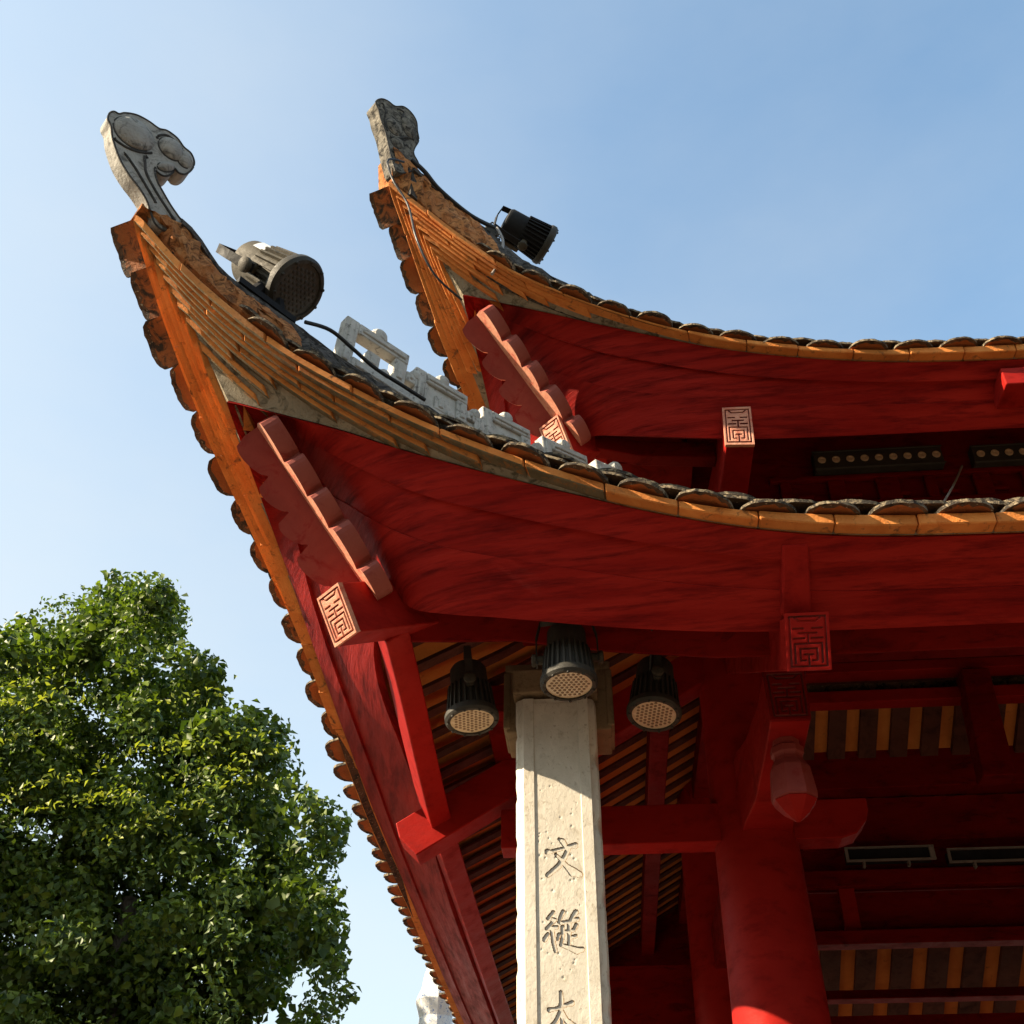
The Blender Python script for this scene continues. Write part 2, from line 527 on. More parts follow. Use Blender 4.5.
def build_tier(t, roof_label):
    S0 = t.shift
    roof = None
    # ---- roof covering: top sheet and orange underside
    m = MB()
    q_in = 1.75 if t is lo else 1.85
    for k in 'fs':
        ss = samples(t.len[k], 40)
        top, und = [], []
        for s in ss:
            T = Tpt(t, s, k)
            E = Ept(t, s, k)
            rt_, ru = [], []
            run = min(q_in, max(0.02, (E[0] - XS)))      # the hip cuts the slope off along the diagonal
            lift_t = T[2] - (3.736 if t is lo else 5.396)
            lift_u = E[2] - (3.692 if t is lo else 5.352) + .42 * max(0.0, 1 - s / .9)
            for u in np.linspace(0, 1, 12):
                q = u * run
                f = max(0.0, 1 - q / 1.75) ** 1.3
                x = T[0] * (1 - u) + max(E[0], XS + run) * u
                y = T[1] * (1 - u) + (YF + run) * u
                zh = np.interp((run + O0) * math.sqrt(2), [-.4, 0, .6, 1.3, 2.6], [5.0, 4.80, 4.70, 4.68, 4.84]) if t is lo else np.interp((run + O0) * math.sqrt(2), [-.4, 0, .7, 2.0, 2.8], [6.48, 6.40, 6.30, 6.48, 6.6])
                ze = zh if run < q_in - .01 else in_prof(t, q_in) + .06
                z = T[2] + (ze - T[2]) * u - .10 * u * (1 - u)
                rt_.append(W(t, (x, y, z - .015), k))
                f2 = max(0.0, 1 - q / 1.2) ** 1.3
                x2 = E[0] if E[0] - XS > run else E[0] + (max(E[0], XS + run) - E[0]) * u
                y2 = E[1] + .01 + (YF + run - E[1]) * u
                ru.append(W(t, (x2, y2, in_prof(t, q) - .01 + lift_u * f2), k))
            top.append(rt_)
            und.append(ru)
        m.grid(top, 1)
        m.grid(und, 0, True)
    roof = m.build("roof", [M['tile_inner'], M['tile_dark']], pav, smooth=True)
    roof['label'] = roof_label

    # ---- fascia boards (two planks lapped along their length)
    for k in 'fs':
        for nm, a0, a1, pr in (('fascia_board', 0.0, 0.27, .012), ('fascia_board', 0.262, .585, 0.0), ('fascia_board', .582, 1.0, .004)):
            secs = []
            ss = samples(t.len[k], 70)
            for s in ss:
                E, B = Ept(t, s, k), Bpt(t, s, k)
                d = B - E
                tan = norm(Ept(t, s + .02, k) - E)
                n = norm(np.cross(tan, d))
                if n[2] > 0:
                    n = -n
                cove = max(0.0, 1 - s / .75) ** 1.6 * .15
                ring = []
                av = np.linspace(a0, a1, 6)
                for a in av:
                    ring.append(E + d * a + n * pr + np.array([0, 0, cove * math.sin(math.pi * min(1, max(0, a)) ** .6)]))
                for a in av[::-1]:
                    ring.append(E + d * a - n * .03 + np.array([0, 0, cove * math.sin(math.pi * min(1, max(0, a)) ** .6)]))
                if s == 0:
                    ring = [np.array([(r[0] + r[1] - DIA) / 2, (r[0] + r[1] + DIA) / 2, r[2]]) for r in ring]
                secs.append([W(t, r, k) for r in ring])
            if k == 's':
                secs = [r[::-1] for r in secs]
            b = MB()
            b.sweep(secs)
            o = b.build(nm, M['red_board'], roof, smooth=True, ang=30)
            fix_normals(o)

    # ---- brick trim: corbelled courses from the tile line down to the fascia
    CH = .047
    for k in 'fs':
        b = MB()
        mo = MB()
        L = t.len[k]
        smax = [L, 1.75, 1.3, .95, .76, .62, .52, .44, .38, .33, .28, .24, .20, .16]
        # arc positions for the brick joints
        for c in range(14):
            s = 0.0
            while s < smax[c]:
                bl = .245 * random.uniform(.93, 1.05) if s > 0.01 else .13 + .06 * (c % 3)
                s1 = min(s + bl, smax[c])
                if smax[c] - s1 < .05:
                    s1 = smax[c]
                jit = random.uniform(-.005, .006)
                secs = []
                ok = True
                for u in np.linspace(s + (.0018 if s > 0 else 0), s1 - .0018, 6):
                    E, T = Ept(t, u, k), Tpt(t, u, k)
                    V = E - T
                    Lv = float(np.linalg.norm(V)) * .76
                    if Lv < 1e-3:
                        Lv = 1e-3
                    a = c * CH / Lv
                    a2 = (c + 1) * CH / Lv
                    if c > 0 and a2 > 1.06:
                        ok = False
                        break
                    if c == 0:
                        a2 = min(a2, 1.0)
                    P = T + V * a
                    Q = T + V * a2
                    out = .010 + jit
                    o2 = np.array([0, -1, 0]) * out
                    hz = np.array([V[0], V[1], 0])
                    pt = P + o2
                    pb = np.array([P[0], P[1], Q[2] + .003]) + o2 + hz * .06 * a2
                    ib = np.array([Q[0], Q[1], Q[2] + .003]) + np.array([0, .05, 0]) + norm(hz) * .01
                    it = P + np.array([0, .05, 0]) + hz * .1
                    ring = [pt, pb, ib, it]
                    if u < 0.003:
                        ring = [np.array([(r[0] + r[1] - DIA) / 2, (r[0] + r[1] + DIA) / 2, r[2]]) for r in ring]
                    secs.append([W(t, r, k) for r in ring])
                if ok and len(secs) > 1:
                    k0 = len(b.mi)
                    b.sweep(secs)
                    for q in range(len(secs) - 1):
                        b.mi[k0 + q * 4 + 1] = 1 if (k == 'f' and s < 1.25 and t is lo) else 0
                s = s1
        # mortar bed behind and below the bricks
        secs = []
        for s in samples(L, 60):
            E, T = Ept(t, s, k), Tpt(t, s, k)
            V = E - T
            up_ = T + np.array([0, .02, .004])
            dn = E + np.array([0, -.004, .001])
            mid = (T + E) / 2 + np.array([0, .012, .0])
            ring = [up_, mid, dn, dn + np.array([0, .018, .02]), up_ + np.array([0, .05, .0])]
            if s == 0:
                ring = [np.array([(r[0] + r[1] - DIA) / 2, (r[0] + r[1] + DIA) / 2, r[2]]) for r in ring]
            secs.append([W(t, r, k) for r in ring])
        mo.sweep(secs)
        o = b.build("brick_trim", [M['brick'], M['course_ledge']], roof, bevel=.004, seg=1)
        fix_normals(o)
        o = mo.build("mortar_bed", M['mortar'], roof, smooth=True)
        fix_normals(o)

    # ---- eave tiles: rounded tongues in lapped rows along the eave
    for k in 'fs':
        b = MB()
        # arc-length table
        sl_ = np.linspace(0, t.len[k], 900)
        P = np.array([Tpt(t, s, k) for s in sl_])
        al = np.concatenate([[0], np.cumsum(np.linalg.norm(np.diff(P, axis=0), axis=1))])
        TW = .205 if k == 'f' else .183
        for row in range(4):
            a = .02 + (TW / 2 if row % 2 else 0)
            while a < al[-1] - .1:
                wdt = TW * random.uniform(.93, 1.0)
                s = float(np.interp(a + TW / 2, al, sl_))
                p = Tpt(t, s, k)
                tn = norm(Tpt(t, s + .03, k) - Tpt(t, max(0, s - .03), k))
                out = norm(np.cross(tn, (0, 0, 1)))
                if out[1] > 0:
                    out = -out
                upn = norm(np.cross(out, tn))
                if upn[2] < 0:
                    upn = -upn
                corner = max(0.0, 1 - s / .6)
                if k == 'f':
                    pr = .050 - .042 * row
                    if s < .30:
                        a += TW
                        continue
                else:
                    pr = .078 - .03 * row + .05 * corner * (1 if row == 0 else .6)
                pr += random.uniform(-.012, .012) if k == 'f' else random.uniform(-.02, .018)
                if k == 's' and corner > 0:
                    wdt = TW * (1.0 + .05 * corner)
                    if row:
                        a += TW
                        continue
                zo = .004 + .025 * row + random.uniform(-.002, .003)
                slope = .12 + .09 * row + random.uniform(-.03, .03)
                rollz = random.uniform(-.07, .07)
                nU = 13
                th = random.uniform(.010, .014)
                ins = .16 - .13 * min(1, corner * 1.6)
                topr, botr = [], []
                for i in range(nU):
                    x = (i / (nU - 1) - .5)
                    e = max(0.0, 1 - (abs(x) * 2) ** 2.6) ** .55
                    yo = pr - .085 * (1 - e) * (1 - (.9 * corner if k == 's' else 0)) + random.uniform(-.0025, .0025)
                    cam_ = (.012 if k == 'f' else .016) * math.cos(x * math.pi)
                    for lst, dz in ((topr, th), (botr, 0)):
                        q0 = p + tn * (x * wdt) + out * yo + upn * (zo + cam_ + dz + rollz * x * wdt) - upn * slope * yo
                        q1 = p + tn * (x * wdt) - out * ins + upn * (zo + cam_ + dz + slope * ins)
                        qm = p + tn * (x * wdt) + out * (yo - .013 - random.uniform(0, .016)) + upn * (zo + cam_ + dz + rollz * x * wdt) - upn * slope * (yo - .02)
                        lst.append((q0, q1, qm))
                Wt = lambda r: W(t, r, k)
                pts = [Wt(q[0]) for q in topr] + [Wt(q[1]) for q in topr] + [Wt(q[0]) for q in botr] + [Wt(q[1]) for q in botr] + [Wt(q[2]) for q in botr]
                n = nU
                mt_top = 1
                for i in range(n - 1):
                    pass
                fs_top = [(i, i + 1, n + i + 1, n + i) for i in range(n - 1)]
                fs_bot = [(4 * n + i, 3 * n + i, 3 * n + i + 1, 4 * n + i + 1) for i in range(n - 1)]
                fs_lip = [(2 * n + i, 4 * n + i, 4 * n + i + 1, 2 * n + i + 1) for i in range(n - 1)]
                fs_edge = [(i, 2 * n + i, 2 * n + i + 1, i + 1) for i in range(n - 1)]
                o_ = len(b.v)
                b.v.extend([tuple(x) for x in pts])
                for fl, mi in ((fs_top, 1), (fs_bot, (4 if (k == 's' and s < .22) or random.random() < .12 else 0) if row == 0 else 3), (fs_lip, 3), (fs_edge, 2)):
                    for f in fl:
                        b.f.append(tuple(o_ + i for i in f))
                        b.mi.append(mi)
                a += TW
        o = b.build("eave_tile", [M['tile_shade'], M['tile_dark'], M['rim'], M['tile_dark'], M['tile']], roof, smooth=True, ang=35)
        fix_normals(o)
    return roof


roof_lo = build_tier(lo, "lower roof tier with its upturned corner")
roof_hi = build_tier(hi, "upper roof tier set back above the lower one")

# ------------------------------------------------------------------ hip ridges, finials, ridge ornaments (all in the diagonal plane)
C2 = np.array([XS - O0, YF - O0])
DU = np.array([1, 1, 0]) / math.sqrt(2)
DN = np.array([1, -1, 0]) / math.sqrt(2)       # faces the viewer


def dpt(d, z, off=0.0, sh=(0, 0, 0)):
    return np.array([C2[0], C2[1], 0]) + DU * d + DN * off + np.array([0, 0, z]) + np.array(sh)


def diag_px(x, y, sh=(0, 0, 0), off=0.0):
    # a sight line cut with the diagonal plane of the hip
    p0 = np.array([C2[0] + sh[0], C2[1] + sh[1], 0]) + DN * off
    r = ray(x, y)
    tt = ((p0 - CAM) @ DN) / (r @ DN)
    P = CAM + tt * r
    return float((P - p0) @ DU), float(P[2])


def ridge(dz, wd, ht, sh, parent):
    b = MB()
    ds = [p[0] for p in dz]
    zs = [p[1] for p in dz]
    f = tab(ds, zs)
    secs, cap = [], []
    for d in np.linspace(ds[0], ds[-1], 70):
        z = f(d)
        j = [random.uniform(-.004, .004) for _ in range(6)]
        secs.append([dpt(d, z - ht, -wd / 2 + j[0], sh), dpt(d, z - ht, wd / 2 + j[1], sh), dpt(d, z - .03, wd / 2 + j[2], sh),
                     dpt(d, z + j[5] * .7, wd * .28, sh), dpt(d, z + j[4] * .7, -wd * .28, sh), dpt(d, z - .03, -wd / 2 + j[3], sh)])
        cap.append([dpt(d, z - .075, -wd / 2 - .018, sh), dpt(d, z - .075, wd / 2 + .018, sh), dpt(d, z - .05, wd / 2 + .016 + j[0], sh), dpt(d, z - .05, -wd / 2 - .016, sh)])
    b.sweep(secs)
    b.sweep(cap)
    o = b.build("hip_ridge", M['ridge'], parent, smooth=True, ang=35)
    fix_normals(o)
    return f


RZ = ridge([(-.345, 5.04), (-.30, 5.02), (-.163, 4.905), (0, 4.862), (.2, 4.83), (.4, 4.79), (.6, 4.765), (.8, 4.755), (1.0, 4.75), (1.3, 4.755), (1.7, 4.79), (2.1, 4.845), (2.6, 4.93)], .10, .22, (0, 0, 0), roof_lo)
SH = (.692, .907, 0)
RZ2 = ridge([(-.40, 6.55), (-.33, 6.535), (-.25, 6.513), (-.046, 6.476), (.16, 6.44), (.38, 6.40), (.7, 6.37), (1.1, 6.37), (2.0, 6.55)], .10, .26, SH, roof_hi)


def smooth_outline(pts, n=6):
    pts = [np.array(p) for p in pts]
    out = []
    k = len(pts)
    for i in range(k):
        p0, p1, p2, p3 = pts[(i - 1) % k], pts[i], pts[(i + 1) % k], pts[(i + 2) % k]
        for u in np.linspace(0, 1, n, endpoint=False):
            out.append(.5 * ((2 * p1) + (-p0 + p2) * u + (2 * p0 - 5 * p1 + 4 * p2 - p3) * u * u + (-p0 + 3 * p1 - 3 * p2 + p3) * u ** 3))
    return out


def dome(mb, frame, c, rx, ry, ang, h, mat=0, rim=None, rings=5, seg=22):
    # a raised oval boss on a face
    o, u, v, n = map(np.asarray, frame)
    secs = []
    for i in range(rings + 1):
        a = i / rings * math.pi / 2
        rr, hh = math.cos(a), math.sin(a) * h
        ring = []
        for k in range(seg):
            th = 2 * math.pi * k / seg
            x, y = rx * rr * math.cos(th), ry * rr * math.sin(th)
            X = c[0] + x * math.cos(ang) - y * math.sin(ang)
            Y = c[1] + x * math.sin(ang) + y * math.cos(ang)
            ring.append(o + u * X + v * Y + n * (hh - .002))
        secs.append(ring)
    mb.sweep(secs, mat, caps=False)
    mb.add(secs[-1], [tuple(range(seg))], mat)
    if rim is not None:
        path = []
        for k in range(seg + 1):
            th = 2 * math.pi * k / seg
            x, y = rx * 1.03 * math.cos(th), ry * 1.03 * math.sin(th)
            path.append(o + u * (c[0] + x * math.cos(ang) - y * math.sin(ang)) + v * (c[1] + x * math.sin(ang) + y * math.cos(ang)) + n * .002)
        mb.tube(path, .0045, 6, rim)


def finial(px_pts, scale, x0, y0, bosses, sh, th, parent, lab, lines=()):
    off = .045
    conv = lambda p: diag_px(x0 + p[0] / scale, y0 + p[1] / scale, sh, off)
    ol = smooth_outline([conv(p) for p in px_pts], 5)
    fr = (np.array([C2[0] + sh[0], C2[1] + sh[1], 0]) + DN * off, DU, np.array([0, 0, 1.0]), DN)
    b = MB()
    # orient the outline ccw as seen from the front
    A = sum(ol[i][0] * ol[(i + 1) % len(ol)][1] - ol[(i + 1) % len(ol)][0] * ol[i][1] for i in range(len(ol)))
    if A < 0:
        ol = ol[::-1]
    b.prism(ol, fr, th, 0)
    for (cx, cy, r1, r2, an, h, mt) in bosses:
        secs = []
        rim_ = []
        for i in range(7):
            aa = i / 6 * math.pi / 2 * .97
            ring = []
            for k in range(24):
                th_ = 2 * math.pi * k / 24
                q = (math.cos(th_) * r1 * math.cos(aa), math.sin(th_) * r2 * math.cos(aa))
                c = conv((cx + q[0] * math.cos(an) - q[1] * math.sin(an), cy + q[0] * math.sin(an) + q[1] * math.cos(an)))
                ring.append(fr[0] + DU * c[0] + np.array([0, 0, c[1]]) + DN * (math.sin(aa) * h - .002))
            secs.append(ring)
        b.sweep(secs, mt, caps=False)
        b.add(secs[-1], [tuple(range(24))], mt)
        b.tube(secs[0][2:16] , .005, 6, 1)
    # incised scroll lines
    for ln in lines:
        P_ = [conv(p) for p in ln]
        P_ = smooth_outline(P_, 5)[:-5]
        b.tube([fr[0] + DU * p[0] + np.array([0, 0, p[1]]) + DN * .001 for p in P_], .0055, 6, 1)
    # a dark raised rim round the outline
    path = [fr[0] + DU * p[0] + np.array([0, 0, p[1]]) for p in ol]
    b.tube(path + [path[0]], .004, 6, 1)
    o = b.build("finial", [M['finial'] if sh[0] == 0 else M['finial_old'], M['finial_dark']], parent, bevel=.006, seg=2)
    fix_normals(o)
    o['label'] = lab
    return o


finial([(820, 1085), (760, 1000), (690, 900), (620, 780), (572, 690), (552, 615), (556, 575), (572, 610), (620, 645), (670, 645), (708, 618), (724, 585), (760, 622), (815, 632), (870, 592), (890, 530), (862, 455), (800, 400), (745, 325), (660, 262), (590, 243), (500, 180), (400, 128), (300, 110), (250, 118), (205, 98), (165, 115), (153, 165), (180, 225), (190, 310), (215, 400), (262, 520), (335, 640), (415, 745), (480, 850), (520, 960), (560, 1060), (660, 1120)],
       8.533, 90, 100, [(375, 290, 200, 108, .62, .034, 0), (690, 420, 125, 72, .72, .03, 0), (650, 572, 74, 40, .1, .02, 0), (812, 510, 80, 58, .9, .02, 0)], (0, 0, 0), .068, roof_lo, "pale hooked cloud scroll finial on the near corner", [[(490, 500), (470, 560), (485, 640), (560, 780), (650, 920), (720, 1010)], [(215, 330), (300, 400), (420, 445), (520, 445)], [(260, 170), (330, 165), (410, 205)], [(575, 330), (640, 300), (720, 350), (780, 430)], [(300, 470), (370, 560), (450, 690), (560, 880)]])
finial([(240, 110), (290, 82), (350, 100), (420, 150), (500, 155), (570, 210), (618, 290), (628, 380), (640, 470), (600, 545), (596, 600), (640, 700), (560, 760), (440, 760), (385, 620), (352, 480), (328, 380), (285, 265), (268, 190)],
       9.309, 350, 90, [(410, 345, 95, 52, .9, .022, 0), (545, 350, 115, 52, 1.1, .022, 0), (440, 490, 70, 40, .7, .014, 0)], SH, .085, roof_hi, "dark rounded finial on the upper corner", [[(300, 130), (330, 200), (320, 290), (352, 380)], [(380, 440), (450, 450), (520, 440), (590, 470)], [(440, 180), (500, 210), (470, 260)]])


# rough broken mortar that packs the corner below each finial
def corner_pack(t, sh, parent, RZf, d0, d1, mat, nm, jt):
    b = MB()
    secs = []
    for i, d in enumerate(np.linspace(d0, d1, int((d1 - d0) * 44))):
        s = max(0.0, d + .50) * .78
        T = Tpt(t, s, 'f') + np.array(sh) * 0
        T = W(t, T, 'f')
        zt = RZf(max(d, -.345 if t is lo else -.40)) - .055 + (-max(0, -.345 - d) * .2 if t is lo else max(0, -.2 - d) * .25)
        R_ = dpt(d, zt, .055, sh)
        j = lambda a: np.array([random.uniform(-a, a) for _ in range(3)])
        a0 = T + np.array([0.01, .015, .03])
        mid1 = a0 * .72 + R_ * .28 + DN * .014 + j(jt)
        midm = a0 * .5 + R_ * .5 + DN * .012 + j(jt)
        mid2 = a0 * .26 + R_ * .74 + DN * .008 + j(jt)
        secs.append([a0 + j(.006), mid1, midm, mid2, R_ + j(.006), R_ - DN * .15, a0 - DN * .12 - np.array([0, 0, .02])])
    b.sweep(secs)
    o = b.build(nm, mat, parent)
    fix_normals(o)
    return o


corner_pack(lo, (0, 0, 0), roof_lo, RZ, -.50, .10, M['broken'], "mortar_fill", .02)
corner_pack(lo, (0, 0, 0), roof_lo, RZ, .09, .75, M['ridge'], "hip_bedding", .014)
corner_pack(hi, SH, roof_hi, RZ2, -.52, .0, M['broken'], "mortar_fill", .02)
corner_pack(hi, SH, roof_hi, RZ2, -.01, .75, M['ridge'], "hip_bedding", .014)


def key_ornament(d, size, lab):
    b = MB()
    z = RZ(d) - .01
    sl_ = (RZ(d + .1) - RZ(d - .1)) / .2
    u = norm(DU + np.array([0, 0, sl_]))
    v = norm(np.array([0, 0, 1.0]) - DU * sl_)
    o0 = dpt(d, z, 0)
    th = .055

    def bar(x0, x1, y0, y1, t_=th, mt=0):
        x0, x1, y0, y1 = (q * size for q in (x0, x1, y0, y1))
        b.obox(o0 + u * ((x0 + x1) / 2 - .135 * size) + v * (y0 + y1) / 2, u, DN, v, x1 - x0, t_, y1 - y0, mt)
    bars = [(0, .04, 0, .17), (.0405, .20, .132, .17), (.16, .1995, .052, .1315), (.0405, .27, 0, .042), (.232, .27, .0425, .112), (.2, .2315, .078, .112), (.078, .118, .0425, .098)]
    for (x0, x1, y0, y1) in bars:
        bar(x0, x1, y0, y1)
        if min(x1 - x0, y1 - y0) > .03:
            bar(x0 + .011, x1 - .011, y0 + .011, y1 - .011, th + .014)
    if d > .7:
        bar(.02, .19, .02, .15, .026)
        bar(.19, .25, .02, .09, .026)
    for (x, y, r) in ((.105, .176, .026), (.235, .118, .022), (.139, .05, .02)):
        c = o0 + u * (x - .135) * size + v * y * size
        secs = []
        for i in range(7):
            a = -math.pi / 2 + math.pi * i / 6
            secs.append([c + DN * (th * .62 * math.sin(a)) + (u * math.cos(k * math.pi / 7) + v * math.sin(k * math.pi / 7)) * (r * size * max(.05, math.cos(a)) ** .5) for k in range(14)])
        b.sweep(secs)
    o = b.build("ridge_ornament", M['white'], roof_lo, bevel=.004, seg=1)
    fix_normals(o)
    o['label'] = lab


ORN = [(.60, 1.6, "large weathered key fret block with two openings"), (.95, 1.4, "white key fret block second from the corner"), (1.33, 1.4, "white key fret block half hidden by the tiles"),
       (1.70, 1.45, "small white block just above the tiles"), (2.06, 1.5, "last white block barely showing above the tiles")]
for d_, s_, l_ in ORN:
    key_ornament(d_, s_, l_)


# ------------------------------------------------------------------ carved plates
def seg_dist(px, py, segs):
    D = np.full(px.shape, 9.0)
    for (x0, y0, x1, y1, w0, w1) in segs:
        dx, dy = x1 - x0, y1 - y0
        L2 = dx * dx + dy * dy + 1e-12
        u = np.clip(((px - x0) * dx + (py - y0) * dy) / L2, 0, 1)
        d = np.hypot(px - x0 - u * dx, py - y0 - u * dy) - (w0 + (w1 - w0) * u)
        D = np.minimum(D, d)
    return D


def poly(pts, w):
    return [(pts[i][0], pts[i][1], pts[i + 1][0], pts[i + 1][1], w, w) for i in range(len(pts) - 1)]


def fret(w):
    s = []
    s += poly([(.09, .07), (.91, .07), (.91, .93), (.09, .93), (.09, .07)], w)
    s += poly([(.2, .91), (.3, .85), (.7, .85), (.8, .91)], w)
    for mir in (0, 1):
        f = lambda x: 1 - x if mir else x
        s += poly([(f(.17), .72), (f(.40), .72)], w)
        s += poly([(f(.17), .55), (f(.42), .55)], w)
        s += poly([(f(.5), .46), (f(.19), .46), (f(.19), .13)], w)
        s += poly([(f(.5), .37), (f(.31), .37), (f(.31), .17), (f(.42), .17)], w)
        s += poly([(f(.5), .27), (f(.40), .27)], w)
        s += poly([(f(.5), .64), (f(.30), .64)], w)
    s += poly([(.5, .64), (.5, .47)], w)
    s += poly([(.5, .25), (.5, .09)], w)
    return s


def plaque(tl, tr, br, bl, parent, mats, depth=.006, w=.0085, lab=None, res=.0022):
    """a carved end panel: grid with the fret cut into it, rim walls behind"""
    tl, tr, br, bl = map(np.asarray, (tl, tr, br, bl))
    wd, ht = np.linalg.norm(tr - tl), np.linalg.norm(bl - tl)
    n = norm(np.cross(tr - tl, tl - bl))
    nx, ny = int(wd / res), int(ht / res)
    U, V = np.meshgrid(np.linspace(0, 1, nx), np.linspace(0, 1, ny))
    D = seg_dist(U * wd, V * ht, [(a * wd, b * ht, c * wd, d * ht, w * wd, w * wd) for a, b, c, d, _, _ in fret(w)])
    dep = np.clip((.0028 - D) / .0030, 0, 1) * depth
    P = (bl[None, None] * (1 - U[..., None]) * (1 - V[..., None]) + br[None, None] * U[..., None] * (1 - V[..., None])
         + tl[None, None] * (1 - U[..., None]) * V[..., None] + tr[None, None] * U[..., None] * V[..., None])
    P = P - n * dep[..., None]
    b = MB()
    b.grid(P)
    k = 0
    for i in range(ny - 1):
        for j in range(nx - 1):
            b.mi[k] = 1 if dep[i, j] > depth * .55 else 0
            k += 1
    q = [bl, br, tr, tl]
    back = [p - n * .02 for p in q]
    b.add(q + back, [(0, 4, 5, 1), (1, 5, 6, 2), (2, 6, 7, 3), (3, 7, 4, 0)])
    o = b.build("carved_plaque", mats, parent)
    if lab:
        o['label'] = lab
    return o


# ------------------------------------------------------------------ corner brackets and hip beams
def corner_bracket(seam, parent, wB, wA, sh):
    """two scalloped boards meeting in an inner angle below the hip"""
    P0, P1 = dpt(*seam[0], 0, sh), dpt(*seam[1], 0, sh)
    ax = norm(P1 - P0)
    L = np.linalg.norm(P1 - P0)
    for side in 0, 1:
        wdir = np.array([-1.0, 0, 0]) if side == 0 else np.array([0, -1.0, 0])
        wdir = norm(wdir - ax * (wdir @ ax))
        n = norm(np.cross(ax, wdir))
        if (n @ np.array([-1.0, -1.0, -.5])) < 0:
            n = -n
        nl = 5
        out = []
        cuts = np.cumsum([0] + [1 + .16 * math.sin(i * 2.3 + 1) for i in range(nl)])
        cuts = cuts / cuts[-1] * L
        for i in range(nl):
            for u in np.linspace(0.0, 1, 12):
                a = cuts[i] + (cuts[i + 1] - cuts[i]) * u * .97
                # each lobe swells quickly then eases back to the next notch
                base = (wB if side == 0 else wA) * (.62 + .38 * (a / L))
                lob = math.sin(math.pi * min(1, u ** .5)) ** .6
                out.append((a, base * ((.60 + .40 * lob) if side == 0 else (.60 + .40 * lob))))
        o0 = P0 - n * 0
        outline = [(0, 0)] + out + [(L, 0)]
        A = sum(outline[i][0] * outline[(i + 1) % len(outline)][1] - outline[(i + 1) % len(outline)][0] * outline[i][1] for i in range(len(outline)))
        fr = (o0 + n * .02, ax, wdir, n)
        flip = np.cross(ax, wdir) @ n < 0
        ol = outline if (A > 0) != flip else outline[::-1]
        b = MB()
        b.prism(ol, fr, .045 if side == 0 else .065, 0, 1)
        o = b.build("scalloped_bracket", [M['maroon'], M['red_pale']] if side == 0 else [M['red_pale'], M['pink']], parent, bevel=.010, seg=3)  # shaded board dark, its rim and the sunny board pale: light in the colours
        fix_normals(o)


corner_bracket([(.14, 4.285), (.70, 3.765)], roof_lo, .19, .165, (0, 0, 0))
corner_bracket([(.10, 5.80), (.755, 5.265)], roof_hi, .19, .165, SH)


def hip_beam(top, bot, hw, L, rise, parent, sh, mats, lab):
    b = MB()
    ax = norm(DU + np.array([0, 0, rise]))
    tlp, trp = dpt(*top, -hw, sh), dpt(*top, hw, sh)
    blp, brp = dpt(*bot, -hw, sh), dpt(*bot, hw, sh)
    far = [p + ax * L for p in (blp, brp, trp, tlp)]
    e = ax * .012
    b.hexa([blp + e, brp + e, far[1], far[0], tlp + e, trp + e, far[2], far[3]])
    o = b.build("hip_beam", M['red'], parent, bevel=.006)
    fix_normals(o)
    # plaque on the end; it faces out along -ax; from outside, left is +offset... the viewer sees -hw at left
    plaque(tlp, trp, brp, blp, parent, mats, lab=lab)


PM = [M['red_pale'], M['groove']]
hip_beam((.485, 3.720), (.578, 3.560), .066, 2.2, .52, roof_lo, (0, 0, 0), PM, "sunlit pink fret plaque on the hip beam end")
hip_beam((.553, 5.335), (.640, 5.150), .068, 1.4, .52, roof_hi, SH, PM, "pink fret plaque half hidden behind the ridge blocks")


# ------------------------------------------------------------------ eave beams, purlins, battens of the lower roof
def beam_path(name, pts, wvec, h, mat, parent, bevel=.006):
    b = MB()
    wv = np.asarray(wvec, float)
    secs = [[np.array(p), np.array(p) + wv, np.array(p) + wv + np.array([0, 0, h]), np.array(p) + np.array([0, 0, h])] for p in pts]
    b.sweep(secs)
    o = b.build(name, mat, parent, bevel=bevel)
    fix_normals(o)
    return o


EB = [at(x_, y_, 3.38) for x_, y_ in ((386, 642), (450, 642), (515, 641), (610, 652), (720, 658))]
EB = [(p[0], 3.38, p[2]) for p in EB] + [(.75, 3.38, EB[-1][2] - .005), (7, 3.38, EB[-1][2] - .005)]
def tilted_beam(pts, k, wd, hg):
    # an eave beam set square to the roof slope: pts follow its lower outer arris
    inn = np.array([0, 1.0, 0]) if k == 'f' else np.array([1.0, 0, 0])
    u = inn * .866 + np.array([0, 0, .5])
    v = -inn * .5 + np.array([0, 0, .866])
    b = MB()
    mt_ = M['red'] if k == 's' else M['red_shaded']  # front beam takes the darker red as shade behind the fascia
    b.sweep([[np.array(p), np.array(p) + u * wd, np.array(p) + u * wd + v * hg, np.array(p) + v * hg] for p in pts])
    o = b.build("eave_beam", mt_, pav, bevel=.006)
    fix_normals(o)


tilted_beam(EB, 'f', .095, .13)
sz = tab([3.22, 3.7, 4.1, 4.5, 5, 12], [3.66, 3.60, 3.53, 3.475, 3.455, 3.455])
tilted_beam([(-.72, y, sz(y)) for y in np.concatenate([np.linspace(3.32, 5.0, 20), [6, 7, 11]])], 's', .095, .125)


def slope_z(q):
    return float(np.interp(q, [0, .3, .7, 1.75, 3.0], [3.742, 3.80, 4.0, 4.61, 5.34]))


